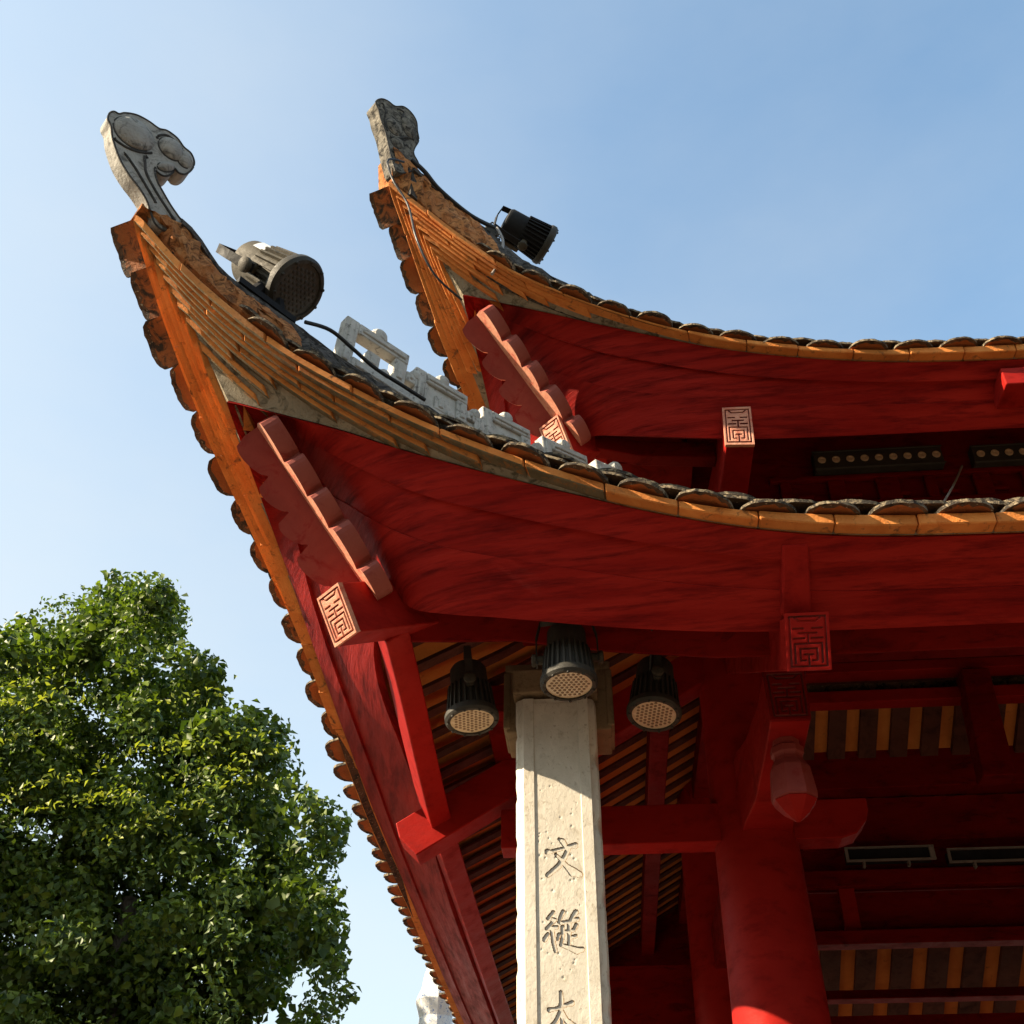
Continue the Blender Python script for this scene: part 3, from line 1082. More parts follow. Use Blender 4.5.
# side slope: rafters run up the slope (along X), purlins along Y below them
b = MB()
bo = MB()
y = 3.39
i = 0
while y < 11.0:
    q0, q1 = .30, 1.72
    wq = .075 if y > 4.6 else .06
    if y < 4.65:
        q1 = min(q1, y - YF - .12)
    for (qa, qb) in ((q0, .7), (.7, q1)):
        if qb <= qa:
            continue
        za, zb_ = slope_z(qa) - .012, slope_z(qb) - .012
        xa, xb = XS + qa, XS + qb
        b.hexa([(xa, y, za - .018), (xb, y, zb_ - .018), (xb, y + wq, zb_ - .018), (xa, y + wq, za - .018),
                (xa, y, za), (xb, y, zb_), (xb, y + wq, zb_), (xa, y + wq, za)])
    y += .19
rf = b.build("rafter", M['brown'], roof_lo)
# front slope rafters (along Y) and far back slope
b = MB()
x = -.15
while x < 6.8:
    q1 = min(1.72, x - XS - .12)
    for (qa, qb) in ((.30, .7), (.7, q1)):
        if qb <= qa:
            continue
        za, zb_ = slope_z(qa) - .012, slope_z(qb) - .012
        b.hexa([(x, YF + qa, za - .04), (x + .095, YF + qa, za - .04), (x + .095, YF + qb, zb_ - .04), (x, YF + qb, zb_ - .04),
                (x, YF + qa, za), (x + .095, YF + qa, za), (x + .095, YF + qb, zb_), (x, YF + qb, zb_)])
    x += .19
b.build("rafter", M['brown'], roof_lo)

for xq, dz in ((.62, .13), (.98, .14), (1.36, .15)):
    beam_path("purlin", [(XS + xq, 3.5 + xq, slope_z(xq) - .052 - dz), (XS + xq, 11.0, slope_z(xq) - .052 - dz)], (.10, 0, 0), dz, M['red_shaded'], pav)
for yq, dz in ((.62, .12), (1.05, .13), (1.45, .14)):
    beam_path("purlin", [(XS + yq + .2, YF + yq, slope_z(yq) - .052 - dz), (6.6, YF + yq, slope_z(yq) - .052 - dz)], (0, .10, 0), dz, M['red_shaded'], pav)

# far slope of the lower roof, falling away behind
YB0, YB1 = 6.15, 8.5


def back_z(Y):
    return 3.80 + .58 * (8.0 - Y)


b = MB()
nY = 12
P = np.zeros((nY, 30, 3))
for i, Y in enumerate(np.linspace(YB0, YB1, nY)):
    for j, X in enumerate(np.linspace(.76, 7, 30)):
        P[i, j] = (X, Y, back_z(Y))
b.grid(P, 0)
b.grid(P + np.array([0, 0, .08]), 1, True)
br = b.build("roof", [M['tile_inner'], M['tile_dark']], pav)
br['label'] = "far slope of the lower roof seen from below through the beams"
b = MB()
x = .88
while x < 6.8:
    ya = YB0
    YB1 = 6.95
    b.hexa([(x, ya, back_z(ya) - .05), (x + .105, ya, back_z(ya) - .05), (x + .105, YB1, back_z(YB1) - .05), (x, YB1, back_z(YB1) - .05),
            (x, ya, back_z(ya) - .006), (x + .105, ya, back_z(ya) - .006), (x + .105, YB1, back_z(YB1) - .006), (x, YB1, back_z(YB1) - .006)])
    x += .19
x = .98
while x < 6.8:
    ya, YB1, wd_ = 6.96, 8.5, .135
    b.hexa([(x, ya, back_z(ya) - .05), (x + wd_, ya, back_z(ya) - .05), (x + wd_, YB1, back_z(YB1) - .05), (x, YB1, back_z(YB1) - .05),
            (x, ya, back_z(ya) - .006), (x + wd_, ya, back_z(ya) - .006), (x + wd_, YB1, back_z(YB1) - .006), (x, YB1, back_z(YB1) - .006)])
    x += .24
b.build("rafter", M['brown'], br)


# interior cross beams, given by the sight lines that bound them and the depth they stand at
def bar(name, x0, y0, y1, Y, th, mat, x1=None, parent=pav):
    A = at(x0, y0, Y)
    B = at(x0, y1, Y)
    X1 = 6.6 if x1 is None else at(x1, y0, Y)[0]
    m_ = MB()
    m_.box(B[0], X1, Y, Y + th, B[2], A[2])
    o = m_.build(name, mat, parent, bevel=.006)
    return o


bar("tie_beam", 806, 630, 664, 6.10, .16, M['red_shaded'])
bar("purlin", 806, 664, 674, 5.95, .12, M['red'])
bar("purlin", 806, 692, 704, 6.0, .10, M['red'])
bar("tie_beam", 806, 748, 790, 6.50, .16, M['red_shaded'])
bar("tie_beam", 806, 800, 843, 6.62, .14, M['red_shaded'])
bar("wall_panel", 806, 843.3, 893, 6.80, .05, M['red_shaded'])
bar("tie_beam", 806, 871, 888, 6.66, .06, M['red_shaded'])
bar("wall_panel", 806, 894, 932, 6.74, .05, M['red_shaded'])
bar("tie_beam", 806, 931, 945, 6.60, .12, M['red_shaded'])
bar("purlin", 806, 991, 1000, 7.85, .13, M['red_shaded'])
# uprights in the panel
for px in (846, 1100):
    A, B = at(px, 888, 6.70), at(px, 932, 6.70)
    m_ = MB()
    m_.box(B[0], B[0] + .09, 6.69, 6.75, B[2], A[2])
    m_.build("post", M['red'], pav)
# leaning strut before the far slope
m_ = MB()
A, B = at(975, 668, 5.9), at(1000, 775, 5.9)
m_.sweep([[B + np.array([-.09, 0, 0]), B + np.array([.09, 0, 0]), B + np.array([.09, .14, 0]), B + np.array([-.09, .14, 0])],
          [A + np.array([-.08, 0, 0]), A + np.array([.08, 0, 0]), A + np.array([.08, .14, 0]), A + np.array([-.08, .14, 0])]])
m_.build("strut", M['red_shaded'], pav, bevel=.006)

# upper storey: walls on the inner column line, ceiling
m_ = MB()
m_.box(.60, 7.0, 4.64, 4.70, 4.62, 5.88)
m_.build("wall_panel", M['red_shaded'], pav)
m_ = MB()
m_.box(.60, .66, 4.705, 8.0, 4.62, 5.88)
m_.build("wall_panel", M['red_shaded'], pav)
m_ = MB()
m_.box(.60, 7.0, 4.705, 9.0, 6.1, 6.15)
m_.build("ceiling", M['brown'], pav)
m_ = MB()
m_.box(7.0, 7.05, 2.9, 9.0, .25, 6.1)  # unseen end wall, added so light does not leak in
m_.build("wall_panel", M['red_shaded'], pav)
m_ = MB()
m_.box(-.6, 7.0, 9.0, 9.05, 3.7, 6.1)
m_.build("wall_panel", M['red_shaded'], pav)
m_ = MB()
m_.box(-.1, .8, 6.82, 6.9, .25, 3.5)  # back wall mostly out of view, added to cut bounced light
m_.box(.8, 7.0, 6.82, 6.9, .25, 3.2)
m_.build("wall_panel", M['red_shaded'], pav)
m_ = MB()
m_.box(.62, .70, 4.95, 6.81, .25, 2.65)  # unseen side wall, added to keep sun and its bounce off the inside
m_.build("wall_panel", M['red_shaded'], pav)
m_ = MB()
m_.box(-.7, 7.2, 3.35, 9.2, .004, .25)
m_.build("floor", M['brown'], pav, bevel=.02)
m_ = MB()
m_.box(.0, .59, 4.42, 8.5, 5.36, 5.40)
m_.build("ceiling", M['red_shaded'], pav)
# carved frieze rail below the upper eave, with pierced shapes
m_ = MB()
zA, zB_ = at(900, 478, 4.62)[2], at(900, 500, 4.62)[2]
m_.box(1.0, 6.8, 4.60, 4.637, zB_ - .15, zB_)
m_.box(1.0, 6.8, 4.60, 4.637, zA, zA + .03)
for k in range(22):
    x0 = 1.05 + k * .25
    m_.box(x0, x0 + .06 + .03 * (k % 3), 4.605, 4.637, zB_, zA)
    m_.box(x0 + .08, x0 + .17, 4.61, 4.637, zB_ + .035, zB_ + .06)
m_.build("frieze", M['red_shaded'], pav, bevel=.008)
# upper eave beam behind the upper fascia
beam_path("eave_beam", [(.06, 4.17, 5.27), (.3, 4.2, 5.22), (.68, 4.22, 5.20)], (0, .08, 0), .10, M['red_shaded'], pav)
beam_path("eave_beam", [(.06, 4.26, 5.27), (.06, 4.8, 5.2), (.06, 7.6, 5.15)], (.08, 0, 0), .14, M['red'], pav)

# ------------------------------------------------------------------ rafter beams (sloping brackets) with carved ends
# side one, seen from its flank, its end in the sun
m_ = MB()
SLP = .60
y0, y1 = 4.58, 4.71
pts = []
for y in (y0, y1):
    pts.append([(-.885, y, 3.500), (-.865, y, 3.435), (-.785, y, 3.355), (.62, y, 3.355 + SLP * 1.405), (.62, y, 3.355 + SLP * 1.405 + .2), (-.80, y, 3.552)])
m_.sweep(pts)
o = m_.build("rafter_beam", M['red'], pav, bevel=.005)
fix_normals(o)
o['label'] = "sloping beam whose outer end catches the sun"
# front one on the inner column line
XC = .692
m_ = MB()
pts = []
for x in (XC - .066, XC + .066):
    pts.append([(x, 3.038, 3.500), (x, 3.108, 3.350), (x, 4.5, 3.35 + .56 * 1.39), (x, 4.5, 3.52 + .56 * 1.46)])
m_.sweep(pts)
o = m_.build("rafter_beam", M['red'], pav, bevel=.005)
fix_normals(o)
plaque((XC - .064, 3.028, 3.513), (XC + .074, 3.028, 3.513), (XC + .066, 3.102, 3.345), (XC - .070, 3.102, 3.345), pav, [M['red'], M['groove']], lab="square red fret plaque under the fascia joint")
# cover strip over the joint of the fascia boards
m_ = MB()
Eb, Bb = Ept(lo, 1.91, 'f'), Bpt(lo, 1.91, 'f')
dn = norm(Bb - Eb)
nn = np.array([0, dn[2], -dn[1]])
c0, c1 = Eb + dn * .035 + nn * .02, Eb + dn * .27 + nn * .03
m_.sweep([[c0 + np.array([-.042, 0, 0]), c0 + np.array([.042, 0, 0]), c0 + np.array([.042, 0, 0]) - nn * .05, c0 + np.array([-.042, 0, 0]) - nn * .05],
          [(c0 + c1) / 2 + nn * .006 + np.array([-.046, 0, 0]), (c0 + c1) / 2 + nn * .006 + np.array([.044, 0, 0]), (c0 + c1) / 2 + np.array([.044, 0, 0]) - nn * .05, (c0 + c1) / 2 + np.array([-.046, 0, 0]) - nn * .05],
          [c1 + np.array([-.05, 0, 0]), c1 + np.array([.046, 0, 0]), c1 + np.array([.046, 0, 0]) - nn * .06, c1 + np.array([-.05, 0, 0]) - nn * .06]])
o = m_.build("cover_strip", M['red'], pav, bevel=.008)
fix_normals(o)
# level bracket arm under it, flaring into the column, with its own plaque and a lotus pendant
m_ = MB()
secs = []
for (y, hw, zl, zh) in ((3.612, .072, 3.435, 3.622), (3.9, .072, 3.415, 3.63), (4.2, .08, 3.385, 3.66), (4.42, .10, 3.385, 3.7), (4.6, .11, 3.385, 3.7)):
    c = XC + .012
    secs.append([(c - hw, y, zl), (c + hw, y, zl), (c + hw, y, zh), (c - hw, y, zh)])
m_.sweep(secs)
o = m_.build("bracket_arm", M['red'], pav, bevel=.006)
fix_normals(o)
plaque((XC - .062, 3.600, 3.627), (XC + .088, 3.600, 3.627), (XC + .082, 3.602, 3.434), (XC - .058, 3.602, 3.434), pav, [M['red_shaded'], M['groove']], lab="shaded dark red fret plaque above the lotus pendant")
m_ = MB()
pc = (.700, 3.77, 0)
m_.lathe([(.050, 3.43), (.050, 3.405), (.062, 3.395), (.062, 3.372), (.052, 3.362), (.056, 3.345), (.074, 3.315), (.084, 3.22), (.082, 3.197)], 8, pc, 0, math.pi / 8)
m_.lathe([(.082, 3.196), (.045, 3.15), (.008, 3.122)], 8, pc, 1, math.pi / 8)
o = m_.build("lotus_pendant", [M['maroon'], M['red']], pav, bevel=.004, seg=1)
fix_normals(o)
o['label'] = "eight sided pendant bud with a painted red tip"

# inner column
m_ = MB()
m_.lathe([(.195, 0.25), (.195, 1.6), (.188, 2.6), (.178, 3.3), (.168, 4.0), (.16, 4.62)], 48, (.672, 4.66, 0))
m_.lathe([(.30, 0), (.30, .12), (.25, .22), (.21, .25)], 40, (.672, 4.66, 0))
o = m_.build("column", M['red'], pav, smooth=True, ang=50)
fix_normals(o)
for yb in (6.62,):
    m_ = MB()
    m_.lathe([(.19, 0), (.185, 2.6), (.17, 4.0), (.16, 4.62)], 40, (.672, yb + .1, 0))
    o = m_.build("column", M['red'], pav, smooth=True, ang=50)
    fix_normals(o)
# level tie beam through the column, with a rounded nose on the right
m_ = MB()
zlo, zhi = 3.372, 3.545
pr = [(-.42, zlo), (1.02, zlo), (1.085, zlo + .02), (1.135, zlo + .075), (1.15, zlo + .12), (1.15, zhi), (-.42, zhi)]
m_.sweep([[(p[0], 4.575, p[1]) for p in pr], [(p[0], 4.70, p[1]) for p in pr]])
o = m_.build("tie_beam", M['red'], pav, bevel=.005)
fix_normals(o)
# tie beam running back along the inner side columns
m_ = MB()
m_.box(.62, .745, 4.85, 11.0, 3.40, 3.62)
m_.build("tie_beam", M['red_shaded'], pav, bevel=.006)
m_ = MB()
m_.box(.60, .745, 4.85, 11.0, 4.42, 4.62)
m_.build("tie_beam", M['red_shaded'], pav, bevel=.006)
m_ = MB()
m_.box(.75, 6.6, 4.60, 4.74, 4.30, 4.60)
m_.build("tie_beam", M['red_shaded'], pav, bevel=.006)

# upper bracket arm with its sunlit plaque
m_ = MB()
secs = [[(.692, 3.955, 5.045), (.822, 3.955, 5.035), (.822, 3.955, 5.262), (.692, 3.955, 5.265)],
        [(.682, 4.3, 5.03), (.818, 4.3, 5.02), (.818, 4.3, 5.27), (.682, 4.3, 5.27)],
        [(.66, 4.66, 5.02), (.81, 4.66, 5.02), (.81, 4.66, 5.28), (.66, 4.66, 5.28)]]
m_.sweep(secs)
o = m_.build("bracket_arm", M['red'], pav, bevel=.006)
fix_normals(o)
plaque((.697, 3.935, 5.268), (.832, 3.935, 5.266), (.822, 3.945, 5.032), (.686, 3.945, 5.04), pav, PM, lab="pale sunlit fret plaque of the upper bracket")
m_ = MB()
A, B = at(1000, 368, 3.79), at(998, 383, 3.79)
m_.box(A[0], A[0] + .14, 3.79, 3.96, B[2] - .01, A[2])
o = m_.build("bracket_arm", M['red'], pav, bevel=.006)


# ------------------------------------------------------------------ carved stone pillar
PXC, PY = -.136, 3.648
pil = thing("stone_pillar", "square pale stone pillar with carved characters under the near eave", "pillar", (PXC, PY + .15, 0))
HW = .1485
m_ = MB()
# cross-section (front frame, chamfered corners); x right, y back
sec = [(-HW, .30), (-HW, .030), (-HW + .008, .018), (-HW + .022, .010), (-HW + .030, .000), (-HW + .066, .000), (-HW + .070, .007), (HW - .070, .007), (HW - .066, .0), (HW - .030, .0), (HW - .022, .010), (HW - .006, .018), (HW, .030), (HW, .30)]
zs = np.concatenate([[0, .6, 1.2, 1.8], np.arange(2.2, 3.60, .02)])
secs = []
for z in zs:
    chip = .006 * max(0, math.sin(z * 23) + math.sin(z * 51 + 1) - .4)
    chip2 = .004 * max(0, math.sin(z * 31 + 2) + math.sin(z * 77) - .6)
    r = []
    for i, p in enumerate(sec):
        x, yy = p
        if i in (10, 11, 12):
            x -= chip
            yy += chip * .8
        if i in (1, 2, 3):
            x += chip2
            yy += chip2 * .6
        r.append((PXC + x, PY + yy, z))
    secs.append(r)
m_.sweep(secs)
o = m_.build("shaft", M['stone'], pil, smooth=True, ang=25)
fix_normals(o)

# inscription panel with cut characters (column of three, reading down)
PW = HW - .0685
zt, zb0 = 3.56, 2.25


def strokes(kind, cx, cy, w, h):
    S = []

    def st(pts, ws):
        n = len(pts)
        for i in range(n - 1):
            S.append((cx + (pts[i][0] - .5) * w, cy + (pts[i][1] - .5) * h, cx + (pts[i + 1][0] - .5) * w, cy + (pts[i + 1][1] - .5) * h, ws[i] * w * 1.25, ws[i + 1] * w * 1.25))
    if kind == 0:      # wen
        st([(.40, .99), (.50, .93), (.56, .84)], [.02, .055, .05])
        st([(.06, .66), (.14, .655), (.50, .73), (.80, .80), (.86, .80)], [.055, .035, .03, .05, .065])
        st([(.66, .70), (.56, .52), (.38, .28), (.06, .05)], [.045, .05, .055, .045])
        st([(.30, .58), (.42, .46), (.60, .26), (.78, .11), (.96, .04)], [.025, .03, .05, .095, .06])
    elif kind == 1:    # zong, in running hand
        st([(.26, .98), (.12, .84), (.30, .80)], [.035, .03, .03])
        st([(.30, .80), (.08, .60), (.34, .62)], [.03, .03, .035])
        st([(.02, .34), (.10, .46)], [.045, .03])
        st([(.22, .60), (.24, .30), (.30, .06)], [.035, .035, .03])
        st([(.40, .44), (.36, .33)], [.035, .02])
        st([(.52, .99), (.44, .84), (.40, .74)], [.035, .03, .02])
        st([(.86, .97), (.78, .88), (.72, .80)], [.05, .04, .025])
        st([(.46, .72), (.66, .75), (.90, .80)], [.03, .03, .04])
        st([(.50, .62), (.50, .40), (.44, .20)], [.035, .03, .025])
        st([(.68, .75), (.67, .50), (.66, .22)], [.03, .035, .03])
        st([(.86, .66), (.80, .55), (.68, .52)], [.035, .03, .025])
        st([(.52, .50), (.66, .53)], [.025, .025])
        st([(.44, .20), (.64, .14), (.86, .06), (1.0, .08)], [.025, .04, .065, .04])
        st([(.66, .36), (.84, .40)], [.025, .03])
    else:              # the third one, a tall stroke crossed and spreading
        st([(.48, .99), (.50, .80), (.46, .56)], [.04, .05, .045])
        st([(.10, .60), (.30, .62), (.62, .70), (.84, .74)], [.05, .035, .035, .055])
        st([(.46, .56), (.32, .36), (.08, .18)], [.045, .045, .03])
        st([(.50, .58), (.64, .36), (.96, .16)], [.03, .05, .08])
        st([(.50, .50), (.50, .20), (.48, .02)], [.035, .035, .03])
    return S


chars = []
for kind, (pcx, pcy, pw, ph) in enumerate([(563, 857, 36, 37), (563, 932, 39, 41), (562, 1014, 32, 44)]):
    a, b_ = at(pcx - pw / 2, pcy - ph / 2, PY), at(pcx + pw / 2, pcy + ph / 2, PY)
    c = (a + b_) / 2
    chars.append((kind, c[0], c[2], abs(b_[0] - a[0]), abs(a[2] - b_[2])))
res = .0021
nx, ny = int(2 * PW / res), int((zt - zb0) / res)
X, Z = np.meshgrid(np.linspace(PXC - PW, PXC + PW, nx), np.linspace(zb0, zt, ny))
dep = np.zeros_like(X)
owner = np.full(X.shape, -1)
for ci, ch in enumerate(chars):
    sel = slice(max(0, int((ch[2] - ch[4] * .65 - zb0) / res)), min(ny, int((ch[2] + ch[4] * .65 - zb0) / res)))
    D = seg_dist(X[sel], Z[sel], strokes(*ch))
    dd = np.clip((.0015 - D) / .0075, 0, 1) ** .8 * .011
    dep[sel] = np.maximum(dep[sel], dd)
    ow = owner[sel]
    ow[dd > .0004] = ci
    owner[sel] = ow
# worn pits in the stone face
pit = np.zeros_like(X)
for _ in range(70):
    px_, pz_ = RNG.uniform(PXC - PW, PXC + PW), RNG.uniform(zb0, zt)
    rr = RNG.uniform(.0015, .0045)
    i0, i1 = int(max(0, (pz_ - .01 - zb0) / res)), int(min(ny, (pz_ + .01 - zb0) / res))
    d2 = (X[i0:i1] - px_) ** 2 + (Z[i0:i1] - pz_) ** 2
    pit[i0:i1] = np.maximum(pit[i0:i1], .0022 * np.exp(-d2 / rr ** 2))
Yg = PY + .004 + dep + pit
P = np.stack([X, Yg, Z], -1)
V = P.reshape(-1, 3)
own_face = np.maximum.reduce([owner[:-1, :-1], owner[1:, :-1], owner[:-1, 1:], owner[1:, 1:]])
for tgt in range(-1, len(chars)):
    ii, jj = np.where(own_face == tgt)
    if len(ii) == 0:
        continue
    quads = np.stack([ii * nx + jj, ii * nx + jj + 1, (ii + 1) * nx + jj + 1, (ii + 1) * nx + jj], 1)
    used, inv = np.unique(quads, return_inverse=True)
    m_ = MB()
    m_.add(V[used], [tuple(q) for q in inv.reshape(-1, 4)])
    o = m_.build("panel" if tgt < 0 else "inscription", M['stone'] if tgt < 0 else M['carved'], pil, smooth=True, ang=60)
    if tgt >= 0:
        o['label'] = ["carved character with a wide lower cross stroke", "dense carved character of many strokes", "carved character cut off by the picture's lower edge"][tgt]

m_ = MB()
m_.box(PXC - .188, PXC + .205, 3.73, 3.95, 3.485, 3.765)
m_.box(PXC - .193, PXC + .211, 3.722, 3.958, 3.74, 3.772)
m_.box(PXC - .199, PXC - .173, 3.724, 3.94, 3.50, 3.738)
m_.box(PXC + .19, PXC + .216, 3.724, 3.94, 3.50, 3.738)
m_.box(PXC - HW - .01, PXC + HW + .01, 3.638, 3.73, 3.60, 3.70)
m_.build("capital", M['stone_cap'], pil, bevel=.006)
m_ = MB()
m_.box(PXC - .24, PXC + .24, PY - .09, PY + .39, 0, .25)
m_.build("base", M['stone'], pil, bevel=.015)

# ------------------------------------------------------------------ floodlights
FR = .118


def flood_parts(root, lens_mat, body_mat, yoke=True, n_led=None):
    # local frame: lens faces +Z, body runs back along -Z
    b = MB()
    b.lathe([(.03, -.285), (.075, -.28), (.084, -.265), (.088, -.17), (.094, -.10), (.1, -.03), (.1, -.004)], 40)
    for k in range(26):
        a = 2 * math.pi * k / 26
        ca, sa = math.cos(a), math.sin(a)
        t_ = np.array([-sa, ca, 0])
        for (z0, r0, z1, r1) in ((-.165, .101, -.02, .116),):
            p = []
            for z, r in ((z0, r0), (z1, r1)):
                for rr, s_ in ((.085, -1), (r, -1), (r, 1), (.085, 1)):
                    p.append(np.array([ca * rr, sa * rr, z]) + t_ * .0042 * s_)
            b.hexa(p)
    o = b.build("housing", body_mat, root, smooth=True, ang=30, local=True)
    fix_normals(o)
    b = MB()
    b.lathe([(.098, -.03), (FR, -.03), (FR + .004, -.02), (FR + .004, .0), (FR - .006, .012), (.099, .012), (.097, .004), (.097, -.03)], 48)
    for k in range(10):
        a = 2 * math.pi * (k + .5) / 10
        b.lathe([(.006, .010), (.006, .017), (.003, .019)], 8, (.1075 * math.cos(a), .1075 * math.sin(a), 0))
    o = b.build("rim", M['metal'], root, smooth=True, ang=30, local=True)
    fix_normals(o)
    b = MB()
    b.lathe([(.0, .0045), (.097, .0045), (.097, -.004)], 48)
    lens = b.build("lens", lens_mat, root, local=True)
    b = MB()
    for q in range(-4, 5):
        for r_ in range(-4, 5):
            x, y = .0205 * (q + r_ * .5), .0178 * r_
            if math.hypot(x, y) < .085:
                b.lathe([(.0068, .0046), (.0066, .0062), (.003, .0075)], 10, (x, y, 0))
    o = b.build("diode_array", M['diode'] if lens_mat is M['lens'] else M['metal'], lens, smooth=True, local=True)
    fix_normals(o)
    if yoke:
        b = MB()
        R_ = .132
        path = [(-R_, 0, -.10), (-R_, 0, -.24), (-R_ + .02, 0, -.325), (0, 0, -.335), (R_ - .02, 0, -.325), (R_, 0, -.24), (R_, 0, -.10)]
        secs = []
        for i, p in enumerate(path):
            n = path[min(i + 1, 6)]
            q = path[max(i - 1, 0)]
            tdir = norm(np.array(n) - np.array(q))
            nn_ = np.cross(tdir, (0, 1.0, 0))
            p = np.array(p)
            secs.append([p + np.array([0, -.017, 0]) - nn_ * .003, p + np.array([0, .017, 0]) - nn_ * .003, p + np.array([0, .017, 0]) + nn_ * .003, p + np.array([0, -.017, 0]) + nn_ * .003])
        b.sweep(secs)
        o = b.build("yoke", M['metal'] if lens_mat is M['lens'] else M['black'], root, local=True)
        fix_normals(o)
        for sg in (-1, 1):
            b = MB()
            secs = [[(sg * xx, r * math.cos(k * math.pi / 6), -.13 + r * math.sin(k * math.pi / 6)) for k in range(12)] for xx, r in ((.095, .02), (.135, .02), (.136, .028), (.15, .028), (.155, .02))]
            b.sweep(secs)
            o = b.build("knob", M['metal_dusty'], root, local=True, smooth=True)
            fix_normals(o)


def orient(o, loc, axis, roll_ref=(0, 0, 1)):
    z = Vector(axis).normalized()
    r = Vector(roll_ref)
    x = r.cross(z)
    if x.length < 1e-3:
        x = Vector((1, 0, 0))
    x.normalize()
    y = z.cross(x)
    mtx = Matrix((x, y, z)).transposed()
    o.rotation_mode = 'QUATERNION'
    o.rotation_quaternion = mtx.to_quaternion()
    o.location = loc


def copy_tree(o, parent=None):
    c = o.copy()
    scene.collection.objects.link(c)
    if parent is not None:
        c.parent = parent
    for ch in list(o.children):
        copy_tree(ch, c)
    return c


# three under the eave round the pillar
GR = "floodlights hung around the stone pillar"
f1 = thing("floodlight", "black finned floodlight hanging in front of the pillar head, lens facing down", "floodlight", group=GR)
flood_parts(f1, M['lens'], M['metal'])
f2 = copy_tree(f1)
f2['label'] = "black floodlight hanging left of the stone pillar, tilted lens"
f3 = copy_tree(f1)
f3['label'] = "black floodlight hanging right of the stone pillar, lens dotted like a grid"
orient(f1, Vector(at(569, 684, 3.27)), (0.02, -.10, -1), (0, 1, 0.02))
f1.scale = (.80,) * 3
orient(f2, Vector(at(472, 720, 3.62)), (.10, -.08, -1), (1, .1, 0))
f2.scale = (.82,) * 3
orient(f3, Vector(at(654, 714, 3.62)), (-.10, -.20, -1), (1, .1, 0))
f3.scale = (.82,) * 3

# the one on the near hip ridge and the dark one on the upper hip ridge
f4 = thing("floodlight", "khaki dusty floodlight lying on the near hip ridge, dark lens to the right", "floodlight")
flood_parts(f4, M['lens_dark'], M['metal_dusty'], yoke=True)
vd = -_fw
ax = norm(vd * .50 + _rt * .72 - _up * .46)
orient(f4, Vector(dpt(*diag_px(293, 294), .03)), ax, tuple(DN * 1.0 + np.array([0, 0, .5])))
f4.scale = (1.14,) * 3
bpy.context.view_layer.update()
b = MB()
for d_ in (-.02, .13):
    p_ = dpt(d_, RZ(d_) - .03, .0)
    c_ = np.array(f4.location) - ax * .14
    b.tube([p_, p_ * .5 + c_ * .5, c_], [.034, .028, .03], 8)
pl_ = dpt(.05, RZ(.05) + .004, .0)
b.obox(pl_, norm(DU + np.array([0, 0, -.2])), DN, (0, 0, 1), .26, .09, .03)
iv = f4.matrix_world.inverted()
b.v = [tuple(iv @ Vector(p)) for p in b.v]
b.build("mount", M['black'], f4, local=True)
qf = f4.rotation_quaternion.to_matrix()
best = max(range(0, 360, 5), key=lambda a: (qf @ Vector((math.cos(math.radians(a)), math.sin(math.radians(a)), 0))).dot(Vector(-_fw * .55 + _up * .75 + _rt * .2)))
a0_, a1_ = math.radians(best - 15), math.radians(best + 15)
b = MB()
secs = []
for z in (-.22, -.165):
    secs.append([(.0925 * math.cos(a), .0925 * math.sin(a), z) for a in np.linspace(a0_, a1_, 6)])
b.grid(secs)
b.build("sticker", M['paper'], f4, local=True)
f5 = thing("floodlight", "black floodlight on the upper hip ridge seen from behind with looped cables", "floodlight")
flood_parts(f5, M['lens_dark'], M['black'], yoke=True)
ax5 = norm(_rt * .86 - _up * .47 + _fw * .18)
orient(f5, Vector(dpt(*diag_px(543, 249, SH), .03, SH)), ax5, tuple(DN))
f5.scale = (.98,) * 3
b = MB()
b.box(-.05, .05, -.115, -.085, -.24, -.13)
b.box(-.04, .04, -.13, -.09, -.36, -.27)
b.build("driver_box", M['metal_dusty'], f5, local=True, bevel=.006)
b = MB()
for k in range(3):
    path = [(.05 * math.cos(a) - .02 * k, -.10 - .02 * k + .03 * math.sin(a * 2), -.30 - .05 * math.sin(a)) for a in np.linspace(0, 2 * math.pi, 16)]
    b.tube(path, .005, 6)
b.build("cable_loop", M['cable'], f5, local=True, smooth=True)
b = MB()
path = [(.03 * math.cos(a) + .03, -.03, -.33 - .05 * math.sin(a)) for a in np.linspace(0, math.pi, 10)]
b.tube(path, .007, 8)
b.build("cable_loop", M['cable'], f4, local=True, smooth=True)


# ------------------------------------------------------------------ linear wall washers under the upper eave and inside
def led_bar(px0, px1, y0, y1, Y, label, n, grp):
    A, B = at(px0, y0, Y), at(px1, y0, Y)
    C_ = at(px0, y1, Y)
    z1, z0 = A[2], C_[2]
    r = thing("wall_washer", label, "light bar", ((A[0] + B[0]) / 2, Y + .03, z0), grp)
    b = MB()
    b.box(A[0], B[0], Y, Y + .06, z0, z1)
    b.box(A[0] - .006, B[0] + .006, Y - .008, Y - .0005, z1 - .012, z1)
    b.box(A[0] - .006, B[0] + .006, Y - .008, Y - .0005, z0, z0 + .012)
    b.build("housing", M['metal'], r, bevel=.003, seg=1)
    for k in range(n):
        x = A[0] + (B[0] - A[0]) * (k + .55) / n
        m2 = MB()
        secs = []
        for rr, yy in ((.021, .0), (.021, -.006), (.014, -.007), (.012, -.002), (.003, -.003)):
            secs.append([(x + rr * math.cos(q * math.pi / 8), Y + yy, (z0 + z1) / 2 + rr * math.sin(q * math.pi / 8)) for q in range(16)])
        m2.sweep(secs)
        o_ = m2.build("lens", M['lens'], r, smooth=True)
        fix_normals(o_)
    return r


